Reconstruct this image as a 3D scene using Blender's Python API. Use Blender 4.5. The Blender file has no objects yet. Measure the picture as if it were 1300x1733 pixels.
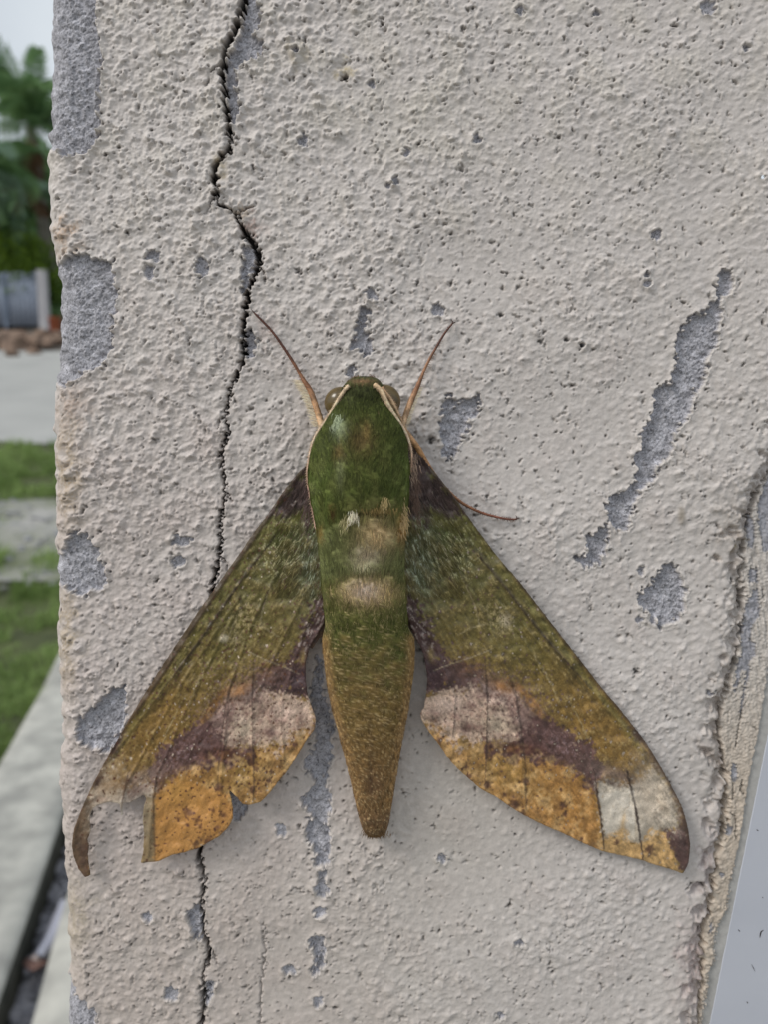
import bpy, math, random
import numpy as np
from mathutils import Vector, geometry

# ------------------------------------------------------------------ camera, sky, sun, exposure
sc = bpy.context.scene
PITCH = math.radians(8.0)
FPX, CX, CY = 1300.0, 650.0, 866.5          # focal length and centre in photo pixels
U = 1e-4                                     # one photo pixel on the wall is about 0.1 mm
DIST, ZM = 0.13, 1.35                        # camera to wall, height of the moth above the ground
CAM = np.array([0.0, -DIST * math.cos(PITCH), ZM + DIST * math.sin(PITCH)])
FW = np.array([0.0, math.cos(PITCH), -math.sin(PITCH)])
UP = np.array([0.0, math.sin(PITCH), math.cos(PITCH)])

cam_d = bpy.data.cameras.new('camera')
cam = bpy.data.objects.new('camera', cam_d)
sc.collection.objects.link(cam)
cam.location = CAM
cam.rotation_euler = (math.radians(90) - PITCH, 0, 0)
cam_d.sensor_fit = 'AUTO'
cam_d.sensor_width = 36.0
cam_d.lens = FPX / 1733.0 * 36.0
cam_d.clip_start = 0.005
cam_d.clip_end = 1000
cam_d.dof.use_dof = True
cam_d.dof.focus_distance = 0.1275
cam_d.dof.aperture_fstop = 21.0
sc.camera = cam

SUN_DIR = Vector((-0.66, -0.40, 0.72)).normalized()      # towards the light
w = bpy.data.worlds.new("World"); sc.world = w; w.use_nodes = True
nt = w.node_tree; nt.nodes.clear()
sky = nt.nodes.new('ShaderNodeTexSky'); sky.sky_type = 'NISHITA'; sky.sun_disc = False
sky.sun_elevation = math.asin(SUN_DIR.z)
sky.sun_rotation = math.atan2(SUN_DIR.x, SUN_DIR.y)
sky.dust_density = 3.0; sky.air_density = 1.0; sky.ozone_density = 1.0
tc = nt.nodes.new('ShaderNodeTexCoord')
nz = nt.nodes.new('ShaderNodeTexNoise'); nz.inputs['Scale'].default_value = 2.2; nz.inputs['Detail'].default_value = 6
rp = nt.nodes.new('ShaderNodeValToRGB'); rp.color_ramp.elements[0].position = .30; rp.color_ramp.elements[1].position = .62
rp.color_ramp.elements[0].color = (.55, .55, .55, 1); rp.color_ramp.elements[1].color = (.88, .88, .88, 1)
cl = nt.nodes.new('ShaderNodeMixRGB'); cl.inputs[2].default_value = (8.5, 9.1, 9.6, 1)
bg = nt.nodes.new('ShaderNodeBackground'); bg.inputs[1].default_value = 0.086
wo = nt.nodes.new('ShaderNodeOutputWorld')
nt.links.new(tc.outputs['Generated'], nz.inputs['Vector'])
nt.links.new(nz.outputs['Fac'], rp.inputs[0])
nt.links.new(rp.outputs[0], cl.inputs[0])
nt.links.new(sky.outputs[0], cl.inputs[1])
nt.links.new(cl.outputs[0], bg.inputs[0])
nt.links.new(bg.outputs[0], wo.inputs[0])

sun_d = bpy.data.lights.new('sun', 'SUN'); sun_d.energy = 1.5; sun_d.angle = math.radians(19); sun_d.color = (1, .965, .92)
sun = bpy.data.objects.new('sun', sun_d); sc.collection.objects.link(sun)
sun.rotation_euler = SUN_DIR.to_track_quat('Z', 'Y').to_euler()
sun.location = (0, 0, 6)
sc.view_settings.view_transform = 'Standard'; sc.view_settings.look = 'None'
sc.view_settings.gamma = 1.0; sc.view_settings.use_curve_mapping = False
sc.view_settings.exposure = 0.10
sc.cycles.max_bounces = 5

# ------------------------------------------------------------------ helpers
rng = np.random.default_rng(7)
random.seed(7)
COL = sc.collection


def at(px, py, off=0.0):
    """photo pixel -> point on the plane `off` pixel units in front of the wall"""
    px = np.asarray(px, float); py = np.asarray(py, float); off = np.asarray(off, float) * U
    a = (px - CX) / FPX; b = (CY - py) / FPX
    dy = FW[1] + UP[1] * b; dz = FW[2] + UP[2] * b
    t = (-off - CAM[1]) / dy
    return np.stack(np.broadcast_arrays(CAM[0] + a * t, CAM[1] + dy * t, CAM[2] + dz * t), -1)


SLOPE = 0.18                                  # the street climbs once it is past the verge


def gz(x, y):
    y = np.asarray(y, float) + 0 * np.asarray(x, float)
    return np.where(y > 5, SLOPE * (y - 4), SLOPE / 4 * np.maximum(y - 3, 0) ** 2)


def gpt(px, py, h=0.0):
    """where the sight line of a photo pixel meets the ground (h above it)"""
    a = (px - CX) / FPX; b = (CY - py) / FPX
    d = np.array([a, FW[1] + UP[1] * b, FW[2] + UP[2] * b])
    lo, hi = .1, 80.0
    for _ in range(60):
        m = (lo + hi) / 2; p = CAM + d * m
        if p[2] > gz(0, p[1]) + h: lo = m
        else: hi = m
    p = CAM + d * lo; p[2] = gz(0, p[1])
    return p


def lin(c):
    c = np.asarray(c, float) / 255.0
    return np.where(c <= .04045, c / 12.92, ((c + .055) / 1.055) ** 2.4)


def sm(e0, e1, x):
    t = np.clip((x - e0) / (e1 - e0), 0, 1)
    return t * t * (3 - 2 * t)


NT = 1024
fy = np.fft.fftfreq(NT)[:, None]; fx = np.fft.rfftfreq(NT)[None, :]


def tile(lam, seed, bw=0.5, ang=0.0, stretch=1.0):
    """periodic band-limited noise, unit variance; wavelength in px; stretched along ang"""
    g = np.random.default_rng(seed).standard_normal((NT, NT))
    F = np.fft.rfft2(g)
    ca, sa = math.cos(ang), math.sin(ang)
    u = (fx * ca + fy * sa) * stretch; v = -fx * sa + fy * ca
    f = np.sqrt(u * u + v * v) + 1e-9
    m = np.exp(-(np.log(f * lam) / bw) ** 2)
    r = np.fft.irfft2(F * m, s=(NT, NT))
    return (r / r.std()).astype(np.float32)


def S(t, x, y):
    x = np.mod(x, NT); y = np.mod(y, NT)
    x0 = np.floor(x).astype(np.int32) % NT; y0 = np.floor(y).astype(np.int32) % NT
    fx_ = x - np.floor(x); fy_ = y - np.floor(y)
    x1 = (x0 + 1) % NT; y1 = (y0 + 1) % NT
    return (t[y0, x0] * (1 - fx_) + t[y0, x1] * fx_) * (1 - fy_) + (t[y1, x0] * (1 - fx_) + t[y1, x1] * fx_) * fy_


T400 = tile(400, 1); T120 = tile(120, 2); T40 = tile(40, 3); T22 = tile(22, 4); T13 = tile(13, 5)
T7 = tile(7, 6); T4 = tile(4, 8); T3 = tile(3, 9, .35)
TD = tile(16, 10, .5, math.radians(-32), 2.2)      # diagonal brush drag
TV = tile(9, 11, .5, math.radians(80), 5.0)        # streaks running down the edge strip
TWR = tile(7, 12, .5, math.radians(55), 3.5)       # scale grain, right wing
TWL = tile(7, 13, .5, math.radians(125), 3.5)      # scale grain, left wing
TB = tile(5, 14, .5, math.radians(90), 4.0)        # body fur grain


def sdf(px, py, poly):
    P = np.asarray(poly, float); n = len(P)
    d = np.full(px.shape, 1e18); s = np.ones(px.shape, bool)
    for i in range(n):
        a = P[i]; b = P[(i + 1) % n]; e = b - a
        wx = px - a[0]; wy = py - a[1]
        t = np.clip((wx * e[0] + wy * e[1]) / (e @ e + 1e-12), 0, 1)
        d = np.minimum(d, (wx - e[0] * t) ** 2 + (wy - e[1] * t) ** 2)
        c = ((a[1] > py) != (b[1] > py))
        if e[1] != 0:
            c &= px < e[0] * (py - a[1]) / e[1] + a[0]
        s ^= c
    return np.where(s, 1, -1) * np.sqrt(d)        # s True = outside


def pline(px, py, pts):
    """distance to a polyline minus its local half width"""
    d = np.full(px.shape, 1e9)
    for (x0, y0, w0), (x1, y1, w1) in zip(pts[:-1], pts[1:]):
        ex, ey = x1 - x0, y1 - y0
        t = np.clip(((px - x0) * ex + (py - y0) * ey) / (ex * ex + ey * ey + 1e-9), 0, 1)
        q = np.hypot(px - x0 - ex * t, py - y0 - ey * t) - (w0 + (w1 - w0) * t) * .5
        d = np.minimum(d, q)
    return d


def tag(o, label=None, cat=None, group=None, kind=None):
    if label: o['label'] = label
    if cat: o['category'] = cat
    if group: o['group'] = group
    if kind: o['kind'] = kind
    return o


def empty(name, loc=(0, 0, 0)):
    o = bpy.data.objects.new(name, None); o.empty_display_size = .01
    COL.objects.link(o); o.location = loc
    return o


def mesh_np(name, V, F, mat, col=None, parent=None, smooth=True):
    """V (n,3), F (m,k) with k 3 or 4, as ONE mesh object"""
    V = np.ascontiguousarray(V, np.float32); F = np.ascontiguousarray(F, np.int32)
    me = bpy.data.meshes.new(name)
    me.vertices.add(len(V)); me.vertices.foreach_set('co', V.ravel())
    k = F.shape[1]
    me.loops.add(F.size); me.loops.foreach_set('vertex_index', F.ravel())
    me.polygons.add(len(F)); me.polygons.foreach_set('loop_start', np.arange(0, F.size, k, dtype=np.int32))
    me.update(calc_edges=True)
    if smooth: me.shade_smooth()
    else: me.shade_flat()
    if col is not None:
        a = me.color_attributes.new('Col', 'FLOAT_COLOR', 'POINT')
        c = np.ones((len(V), 4), np.float32); c[:, :3] = np.clip(col, 0.002, 1)
        a.data.foreach_set('color', c.ravel())
    me.materials.append(mat)
    o = bpy.data.objects.new(name, me); COL.objects.link(o)
    if parent:
        o.parent = parent
        o.matrix_parent_inverse = parent.matrix_world.inverted() if parent.type != 'EMPTY' else \
            __import__('mathutils').Matrix.Translation(-Vector(parent.location))
    return o


def sub(V, F, C, sel):
    f = F[sel]; u, inv = np.unique(f, return_inverse=True)
    return V[u], inv.reshape(f.shape), C[u]


# ------------------------------------------------------------------ materials
def material(name, base=(.5, .5, .5), rough=.8, attr=False, spec=.3, scale=100, var=.0, bump=0.0, bdist=1e-5,
             bscale=None, metal=0.0, sheen=0.0, base2=None, transl=0.0, detail=5, coat=0.0):
    m = bpy.data.materials.new(name); m.use_nodes = True
    t = m.node_tree; b = t.nodes['Principled BSDF']
    b.inputs['Roughness'].default_value = rough
    b.inputs['Specular IOR Level'].default_value = spec
    b.inputs['Metallic'].default_value = metal
    b.inputs['Coat Weight'].default_value = coat
    if sheen:
        b.inputs['Sheen Weight'].default_value = sheen; b.inputs['Sheen Roughness'].default_value = .4
    tc = t.nodes.new('ShaderNodeTexCoord')
    n = t.nodes.new('ShaderNodeTexNoise'); n.inputs['Scale'].default_value = scale; n.inputs['Detail'].default_value = detail
    t.links.new(tc.outputs['Object'], n.inputs['Vector'])
    if attr:
        a = t.nodes.new('ShaderNodeAttribute'); a.attribute_name = 'Col'; src = a.outputs['Color']
        mr = t.nodes.new('ShaderNodeMapRange')
        mr.inputs[1].default_value = .3; mr.inputs[2].default_value = .7
        mr.inputs[3].default_value = 1 - var; mr.inputs[4].default_value = 1 + var
        t.links.new(n.outputs['Fac'], mr.inputs[0])
        mx = t.nodes.new('ShaderNodeVectorMath'); mx.operation = 'SCALE'
        t.links.new(src, mx.inputs[0]); t.links.new(mr.outputs[0], mx.inputs['Scale'])
        t.links.new(mx.outputs[0], b.inputs['Base Color'])
    else:
        r = t.nodes.new('ShaderNodeValToRGB')
        b2 = base2 if base2 else tuple(c * (1 - var) for c in base)
        r.color_ramp.elements[0].position = .33; r.color_ramp.elements[1].position = .67
        r.color_ramp.elements[0].color = (*b2, 1); r.color_ramp.elements[1].color = (*base, 1)
        t.links.new(n.outputs['Fac'], r.inputs[0]); t.links.new(r.outputs[0], b.inputs['Base Color'])
    if bump:
        n2 = t.nodes.new('ShaderNodeTexNoise'); n2.inputs['Scale'].default_value = bscale or scale * 3
        n2.inputs['Detail'].default_value = 4
        t.links.new(tc.outputs['Object'], n2.inputs['Vector'])
        bp = t.nodes.new('ShaderNodeBump'); bp.inputs['Strength'].default_value = bump
        bp.inputs['Distance'].default_value = bdist
        t.links.new(n2.outputs['Fac'], bp.inputs['Height']); t.links.new(bp.outputs[0], b.inputs['Normal'])
    if transl:
        out = t.nodes['Material Output']
        tr = t.nodes.new('ShaderNodeBsdfTranslucent'); mixs = t.nodes.new('ShaderNodeMixShader')
        mixs.inputs[0].default_value = transl
        lk = b.inputs['Base Color'].links[0].from_socket
        t.links.new(lk, tr.inputs[0])
        t.links.new(b.outputs[0], mixs.inputs[1]); t.links.new(tr.outputs[0], mixs.inputs[2])
        t.links.new(mixs.outputs[0], out.inputs[0])
    return m


M_wall = material('wall_paint', attr=True, rough=.62, spec=.35, scale=2500, var=.05, bump=.5, bdist=1.2e-5, bscale=5200)
M_bare = material('bare_cement', attr=True, rough=.95, spec=.1, scale=5200, var=.22, bump=.6, bdist=2e-5, bscale=7000)
M_seal = material('sealant', attr=True, rough=.6, spec=.3, scale=2500, var=.06, bump=.4, bdist=1.5e-5, bscale=4000)
M_wing = material('wing_scales', attr=True, rough=.48, spec=.42, scale=8000, var=.25, bump=.6, bdist=2.5e-5, bscale=6000, sheen=.12)
M_body = material('body_scales', attr=True, rough=.75, spec=.2, scale=5000, var=.2, bump=.6, bdist=3e-5, sheen=.15)
M_fur = material('fur', attr=True, rough=.6, spec=.25, scale=3000, var=.1, transl=.25)
M_leg = material('leg_chitin', attr=True, rough=.5, spec=.35, scale=6000, var=.3, bump=.5, bdist=2e-5)
M_eye = material('eye', base=(.15, .105, .04), base2=(.09, .06, .022), rough=.22, spec=.5, scale=900)
M_panel = material('panel_enamel', base=(.58, .60, .66), base2=(.54, .56, .62), rough=.35, spec=.45, scale=60, bump=.15, bdist=2e-5, bscale=900)
M_speck = material('dark_dirt', base=(.03, .025, .022), rough=.9, scale=900)

# ------------------------------------------------------------------ WALL: raster of height and colour in photo pixels
X0, X1, Y0, Y1 = -120, 1500, -160, 1900
GY, GX = np.mgrid[Y0:Y1, X0:X1].astype(np.float32)
RH, RW = GX.shape


def win(x0, x1, y0, y1):
    a = max(int(x0) - X0, 0); b = min(int(x1) - X0, RW); c = max(int(y0) - Y0, 0); d = min(int(y1) - Y0, RH)
    return (slice(c, d), slice(a, b))


n400 = S(T400, GX, GY); n120 = S(T120, GX + 300, GY); n40 = S(T40, GX, GY + 77)
n22 = S(T22, GX, GY); n13 = S(T13, GX + 55, GY); n7 = S(T7, GX, GY); n4 = S(T4, GX, GY); n3 = S(T3, GX, GY)
nd = S(TD, GX, GY)
# coarseness: strong texture at the left and top, finer to the lower right
coarse = np.clip(1.15 - .55 * sm(350, 1150, GX + .35 * GY) + .12 * n400, .35, 1.3)
smooth_zone = np.exp(-(((GX - 760) / 150) ** 2 + ((GY - 1330) / 170) ** 2))
coarse *= 1 - .45 * smooth_zone
lowleft = sm(1150, 1500, GY) * sm(420, 200, GX)
H = 1.8 * n400 + .5 * n120
H += coarse * (.36 * n40 + .26 * n22 + .26 * n13 + .16 * n7 + .22 * np.abs(nd)) + .09 * n4
H += .85 * (.3 + .7 * sm(-.6, .9, n120 + .5 * n40)) * coarse * (1.0 * sm(.7, 2.0, n13 + .4 * n22) + .7 * sm(1.0, 2.2, n7 + .5 * n13))
H += coarse * .9 * sm(.9, 2.2, n22 + .5 * n40) 
H += .26 * nd * sm(700, 1200, GX) * (1 - .5 * smooth_zone)
dark = np.zeros_like(H)                                    # dirt held in pin holes
R2 = np.random.default_rng(21)
cnt = 12500
pxs = R2.uniform(X0 + 6, X1 - 6, cnt); pys = R2.uniform(Y0 + 6, Y1 - 6, cnt)
for x, y in zip(pxs, pys):
    cz = coarse[int(y) - Y0, int(x) - X0]
    big = R2.random() ** 3
    fine = x + .4 * y > 1250
    mr = (2.4 + 4.2 * R2.random() + 3 * big) * (.6 + .4 * cz)
    ws = win(x - 16, x + 16, y - 16, y + 16)
    gx = GX[ws] - x; gy = GY[ws] - y
    if gx.size == 0: continue
    an = R2.uniform(-.7, .3); st = 1 + .5 * R2.random()
    rx = (gx * math.cos(an) + gy * math.sin(an)) / st; ry = -gx * math.sin(an) + gy * math.cos(an)
    rr = np.hypot(rx, ry)
    keep = R2.random()
    if keep < (.55 if fine else .8):                       # a small mound of paint
        H[ws] += (.8 + 3.0 * R2.random() ** 2) * cz * np.exp(-(rr / mr) ** 2.6)
    if keep > .42 or not fine:
        pr = (.75 + .65 * R2.random() + 1.5 * big ** 1.5) * (1.0 if fine else 1.1)
        ox, oy = R2.uniform(0, 2.5), R2.uniform(0, 2.5)
        pa = R2.uniform(0, 3.14); qx = (gx - ox) * math.cos(pa) + (gy - oy) * math.sin(pa); qy = -(gx - ox) * math.sin(pa) + (gy - oy) * math.cos(pa)
        pr2 = np.hypot(qx / (1 + 1.1 * R2.random()), qy) * (1 + .18 * n7[ws])
        amt = R2.random()
        H[ws] -= (1.3 + 2.6 * big + 1.5 * amt) * np.exp(-(pr2 / pr) ** 2)
        dark[ws] = np.maximum(dark[ws], (.15 + .85 * amt ** 2.2) * np.exp(-(pr2 / pr) ** 2.6))

# lumps and folds near the top, left of centre
for cx_, cy_, rx_, ry_, hh in [(500, 95, 9, 22, 5), (560, 100, 22, 14, 5), (600, 125, 20, 12, 5), (575, 110, 10, 10, -3),
                               (545, 60, 30, 12, 3), (395, 352, 14, 9, 4), (415, 372, 14, 8, 4), (560, 415, 22, 12, 4),
                               (250, 190, 26, 5, 3), (1262, 1010, 18, 30, -4), (780, 500, 30, 20, 2)]:
    H += hh * np.exp(-(((GX - cx_ + 3 * n22) / rx_) ** 2 + ((GY - cy_ + 3 * n13) / ry_) ** 2))

# colour of the paint (albedo)
KW = 1.30
C = np.empty(H.shape + (3,), np.float32)
C[:] = lin((187, 180, 175)) * KW
def tint(mask, rgb, a=1.0):
    m = np.clip(mask * a, 0, 1)[..., None]
    C[:] = C * (1 - m) + (lin(rgb) * KW).astype(np.float32) * m
pink = np.clip(sm(900, 200, GX) * .55 * sm(350, 900, GY) + .35 * sm(1000, 1500, GY) * sm(900, 300, GX) + .10 * n120, 0, 1)
tint(pink, (178, 166, 160))
tint(np.clip(.35 * smooth_zone + .25 * sm(1250, 1600, GY) * sm(1000, 600, GX), 0, 1), (172, 164, 152))
tint(np.clip(.25 * n120 * sm(600, 100, GY) + .05, 0, .4), (188, 182, 172))
# brownish stains along the left corner, at hollows of the crack and the lower right edge
for cx_, cy_, rx_, ry_, cc, a in [(105, 400, 22, 30, (170, 146, 124), .75), (112, 800, 24, 95, (164, 146, 122), .7),
                                  (108, 1080, 20, 90, (160, 144, 120), .65), (120, 690, 30, 30, (165, 142, 126), .45), (118, 1560, 26, 60, (160, 148, 124), .5),
                                  (372, 285, 10, 20, (176, 160, 130), .6), (428, 385, 14, 18, (150, 126, 116), .7),
                                  (405, 358, 18, 8, (165, 146, 125), .6), (582, 118, 14, 12, (165, 150, 115), .6),
                                  (500, 92, 12, 22, (150, 140, 120), .5), (450, 560, 14, 26, (186, 172, 166), .6),
                                  (1240, 900, 26, 60, (158, 148, 138), .55), (1225, 1250, 30, 120, (160, 148, 138), .6),
                                  (1180, 1640, 26, 90, (160, 142, 138), .7), (1205, 1480, 20, 70, (150, 136, 134), .6),
                                  (1268, 930, 8, 10, (140, 120, 70), .6), (700, 200, 120, 60, (176, 170, 158), .35)]:
    q = np.exp(-(((GX - cx_ + 8 * n40) / rx_) ** 2 + ((GY - cy_ + 8 * n22) / ry_) ** 2))
    tint(q * (1 + .3 * n7), cc, a)
# darker grey tint in the hollows of the relief
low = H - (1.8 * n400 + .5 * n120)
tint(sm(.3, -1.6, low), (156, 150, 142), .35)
C *= (1 + .025 * n22 + .02 * n4)[..., None]
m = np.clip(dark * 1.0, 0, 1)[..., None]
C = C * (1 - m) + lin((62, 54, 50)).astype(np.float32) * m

# ---- bare patches where the paint has flaked off
PATCHES = [
 ([(-80,-60),(160,-60),(165,-20),(158,20),(165,60),(172,95),(168,140),(166,175),(168,215),(160,245),(140,258),(110,264),(92,252),(60,245),(-80,240)], 1),
 ([(40,440),(97,445),(110,430),(135,427),(155,436),(190,442),(192,470),(197,500),(190,540),(188,590),(175,615),(155,625),(140,630),(125,645),(105,655),(40,640)], 1),
 ([(40,945),(98,938),(108,915),(122,897),(145,905),(160,925),(170,950),(180,975),(175,995),(158,1000),(140,1010),(125,1005),(100,995),(40,985)], 1),
 ([(132,1222),(140,1208),(170,1185),(190,1165),(205,1162),(213,1175),(212,1200),(208,1230),(195,1262),(180,1272),(160,1266),(135,1260),(128,1245)], 1),
 ([(70,1660),(113,1662),(125,1685),(150,1700),(162,1715),(158,1760),(70,1780)], 1),
 ([(416,-30),(437,-20),(440,40),(430,60),(448,80),(440,95),(415,105),(400,120),(400,150),(405,175),(400,200),(393,215),(387,190),(383,160),(380,110),(395,85),(410,50)], 1),
 ([(416,408),(430,430),(430,450),(420,470),(416,492),(410,492),(407,465),(412,440),(412,420)], 1),
 ([(414,553),(425,560),(434,572),(432,590),(425,603),(414,608),(411,590)], 1),
 ([(625,488),(637,492),(640,505),(635,512),(625,505),(617,495)], 0),
 ([(612,520),(622,518),(626,530),(620,545),(617,555),(625,570),(630,590),(628,603),(618,600),(605,590),(592,592),(595,580),(603,565),(605,545),(607,530)], 1),
 ([(585,620),(600,616),(601,625),(597,640),(588,638)], 0),
 ([(732,518),(742,513),(755,522),(748,533),(735,536)], 0),
 ([(747,700),(755,672),(763,668),(770,680),(785,678),(795,672),(810,670),(816,685),(805,705),(793,712),(795,730),(780,745),(775,765),(765,778),(752,775),(748,750),(745,720)], 1),
 ([(1225,455),(1237,457),(1241,475),(1240,498),(1222,500),(1223,520),(1222,540),(1215,565),(1217,578),(1205,595),(1198,605),(1197,630),(1190,650),(1176,665),(1175,690),(1160,715),(1142,735),(1140,765),(1120,785),(1110,800),(1108,815),(1085,832),(1081,840),(1073,860),(1069,875),(1065,898),(1045,895),(1033,885),(1027,865),(1028,850),(1040,838),(1060,830),(1075,815),(1080,795),(1072,768),(1085,760),(1090,750),(1082,735),(1100,710),(1110,690),(1108,665),(1115,655),(1133,650),(1140,630),(1147,610),(1144,585),(1150,562),(1160,550),(1178,530),(1195,530),(1198,520),(1210,510),(1217,502),(1213,485),(1218,470)], 1),
 ([(1010,897),(1025,890),(1031,900),(1027,915),(1032,925),(1020,940),(1015,955),(1000,960),(990,960),(985,950),(975,945),(985,940),(997,935),(995,915),(1000,905)], 1),
 ([(1125,960),(1140,953),(1148,965),(1155,980),(1158,990),(1164,1000),(1160,1020),(1155,1040),(1140,1055),(1120,1063),(1103,1055),(1108,1045),(1095,1035),(1083,1030),(1084,1012),(1090,995),(1100,995),(1105,1000),(1107,980),(1115,970)], 1),
 ([(538,1110),(545,1120),(543,1150),(548,1180),(556,1200),(562,1230),(560,1260),(563,1285),(555,1300),(550,1320),(558,1345),(560,1370),(552,1395),(560,1420),(556,1440),(560,1455),(550,1465),(535,1468),(530,1455),(535,1440),(520,1430),(517,1405),(525,1380),(510,1360),(508,1350),(525,1340),(530,1320),(513,1300),(518,1280),(530,1270),(533,1250),(530,1220),(525,1180),(525,1160),(532,1140),(535,1115)], 1),
 ([(540,1475),(553,1470),(550,1485),(555,1500),(560,1510),(550,1518),(535,1512),(532,1500),(540,1492)], 0),
 ([(531,1540),(541,1532),(552,1534),(550,1545),(541,1554),(533,1554)], 0),
 ([(540,1580),(550,1583),(549,1610),(550,1630),(540,1645),(530,1655),(525,1645),(533,1625),(525,1605),(520,1595),(530,1585)], 1),
 ([(311,1545),(335,1530),(342,1555),(342,1580),(335,1592),(325,1580),(320,1560)], 1),
 ([(347,1658),(365,1662),(357,1690),(347,1708),(344,1690)], 0),
 ([(477,1640),(490,1636),(503,1645),(498,1650),(480,1650)], 0),
 ([(388,1322),(398,1335),(420,1350),(415,1375),(400,1392),(392,1385),(385,1350)], 0),
]


def around(cx_, cy_, rx_, ry_, n=9):
    return [(cx_ + rx_ * (.75 + .45 * R2.random()) * math.cos(k * 2 * math.pi / n), cy_ + ry_ * (.75 + .45 * R2.random()) * math.sin(k * 2 * math.pi / n)) for k in range(n)]


for cx_, cy_, rx_, ry_ in [(260, 432, 14, 9), (340, 450, 13, 17), (252, 461, 8, 12), (305, 915, 17, 9), (300, 950, 11, 10),
                           (250, 1552, 10, 8), (288, 1682, 14, 13), (476, 1405, 11, 12), (750, 1455, 8, 8), (1113, 398, 10, 9),
                           (1200, 12, 15, 14), (512, 238, 9, 11), (808, 235, 7, 9), (630, 138, 8, 7), (537, 1697, 9, 9),
                           (1088, 967, 5, 9), (1085, 1050, 7, 6), (880, 1596, 9, 6), (850, 1722, 8, 7), (1097, 480, 7, 6),
                           (1095, 465, 4, 6), (690, 258, 6, 6), (668, 305, 5, 8), (660, 312, 4, 4), (1236, 1320, 5, 9), (1205, 1175, 6, 5),
                           (240, 1245, 0.1, .1), (985, 585, 4, 5), (1265, 80, 5, 7), (1290, 300, 5, 4), (500, 85, 5, 7), (882, 18, 8, 8), (1010, 20, 6, 4)]:
    if rx_ > 1: PATCHES.append((around(cx_, cy_, rx_, ry_), 0))

PID = np.full(H.shape, -1, np.int16)
edge_n = 1.6 * n22 + 2.0 * n13 + .9 * n7 + .15 * n4
bare_h = .45 * n7 + .28 * n4 + .12 * n3 + .7 * n22 + .4 * n13
for pi_, (poly, big_) in enumerate(PATCHES):
    P = np.array(poly, float)
    ws = win(P[:, 0].min() - 24, P[:, 0].max() + 24, P[:, 1].min() - 24, P[:, 1].max() + 24)
    d = sdf(GX[ws], GY[ws], poly) + edge_n[ws] * (1.0 if big_ else .6)
    inside = sm(.8, -.8, d)
    dep = 7.5 if big_ else 4.5
    rim = 1.9 * np.exp(-((d - 3.5) / 3.0) ** 2) * (1 + .5 * n22[ws])
    H[ws] = (H[ws] + rim) * (1 - inside) + (1.8 * n400[ws] + .5 * n120[ws] - dep * sm(0, -5, d) * .35 - dep * .75 + bare_h[ws] * (1 if big_ else .6)) * inside
    g = np.array([lin((158, 157, 162)) * 1.38]) * (1 + .10 * n40[ws][..., None] + .13 * n4[ws][..., None] + .10 * n7[ws][..., None])
    sp = sm(.55, 1.5, n4[ws] * .75 + n3[ws] * .5 + .45 * n13[ws])[..., None]
    g = g * (1 - .78 * sp)
    wsp = sm(1.2, 2.2, -n4[ws])[..., None]
    g = g * (1 - wsp * .5) + lin((205, 203, 205)) * wsp * .6
    mm = inside[..., None]
    C[ws] = C[ws] * (1 - mm) + g * mm
    edge_w = np.exp(-((d - 1.5) / 1.3) ** 2)[..., None] * .35          # broken paint edge shows fresh filler
    C[ws] = C[ws] * (1 - edge_w) + lin((205, 200, 192)) * edge_w
    PID[ws][d < 0] = pi_
# a brown scab of old paint low right of the long patch
ws = win(1130, 1180, 840, 900)
q = np.exp(-(((GX[ws] - 1154) / 7) ** 2 + ((GY[ws] - 872) / 15) ** 2) ** 1.5)
H[ws] += 2 * q; C[ws] = C[ws] * (1 - .7 * q[..., None]) + lin((150, 138, 120)) * .7 * q[..., None]
for cx_, cy_, r_, dp in [(583, 130, 5, 16), (1078, 1136, 5, 7), (766, 770, 3, 5), (849, 533, 5, 6), (505, 460, 5, 7), (985, 585, 4, 5), (960, 575, 4, 5), (915, 578, 5, 4), (438, 578, 3, 5), (1244, 985, 4, 6), (730, 745, 6, 5)]:
    ws = win(cx_ - 20, cx_ + 20, cy_ - 20, cy_ + 20)
    q = np.exp(-((((GX[ws] - cx_ + 1.5 * n7[ws]) / r_) ** 2 + ((GY[ws] - cy_ + 1.5 * n13[ws]) / r_) ** 2) ** 1.5))
    H[ws] -= dp * q; C[ws] = C[ws] * (1 - .93 * q[..., None])

# ---- the crack
CRACK = [(414,-160,9),(412,0,9),(405,30,8),(397,55,8),(383,80,9),(378,100,9),(376,125,5.5),(379,150,6),(380,180,5),(388,215,4.5),(389,235,4.5),(386,255,5),(372,268,4.5),(364,285,5),(361,300,8),(366,322,5),(370,345,3),(385,354,3),(398,363,2.6),(408,385,3),(415,395,8),(425,410,11),(437,430,8),(437,447,7),(428,470,6),(420,490,5),(416,515,5),(413,540,4.5),(411,560,6),(411,590,6),(412,606,5),(400,635,4),(390,655,4),(385,680,3.4),(379,705,3.2),(386,730,4),(380,750,3.2),(374,765,3),(376,795,3.5),(380,830,4),(377,860,3.6),(372,880,3.2),(373,915,4.5),(367,960,6),(360,990,6),(352,1100,4),(347,1250,4),(342,1380,4),(338,1432,6),(337,1450,8),(341,1470,5.5),(345,1485,4),(343,1510,4),(340,1530,3.2),(342,1550,5.5),(344,1580,7),(350,1595,4),(354,1610,4),(349,1630,3.5),(343,1648,3.6),(345,1670,6),(344,1695,7),(343,1715,5),(340,1733,6),(335,1900,6)]
ws = win(310, 480, Y0, Y1)
cd = pline(GX[ws] + 2.0 * n13[ws] + 1.0 * n7[ws], GY[ws], CRACK) + n22[ws] * (.25 + 1.0 * sm(640, 560, GY[ws]) + .5 * sm(1400, 1440, GY[ws])) + .35 * n7[ws] + .75 * sm(600, 640, GY[ws]) * sm(1440, 1400, GY[ws])
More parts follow.
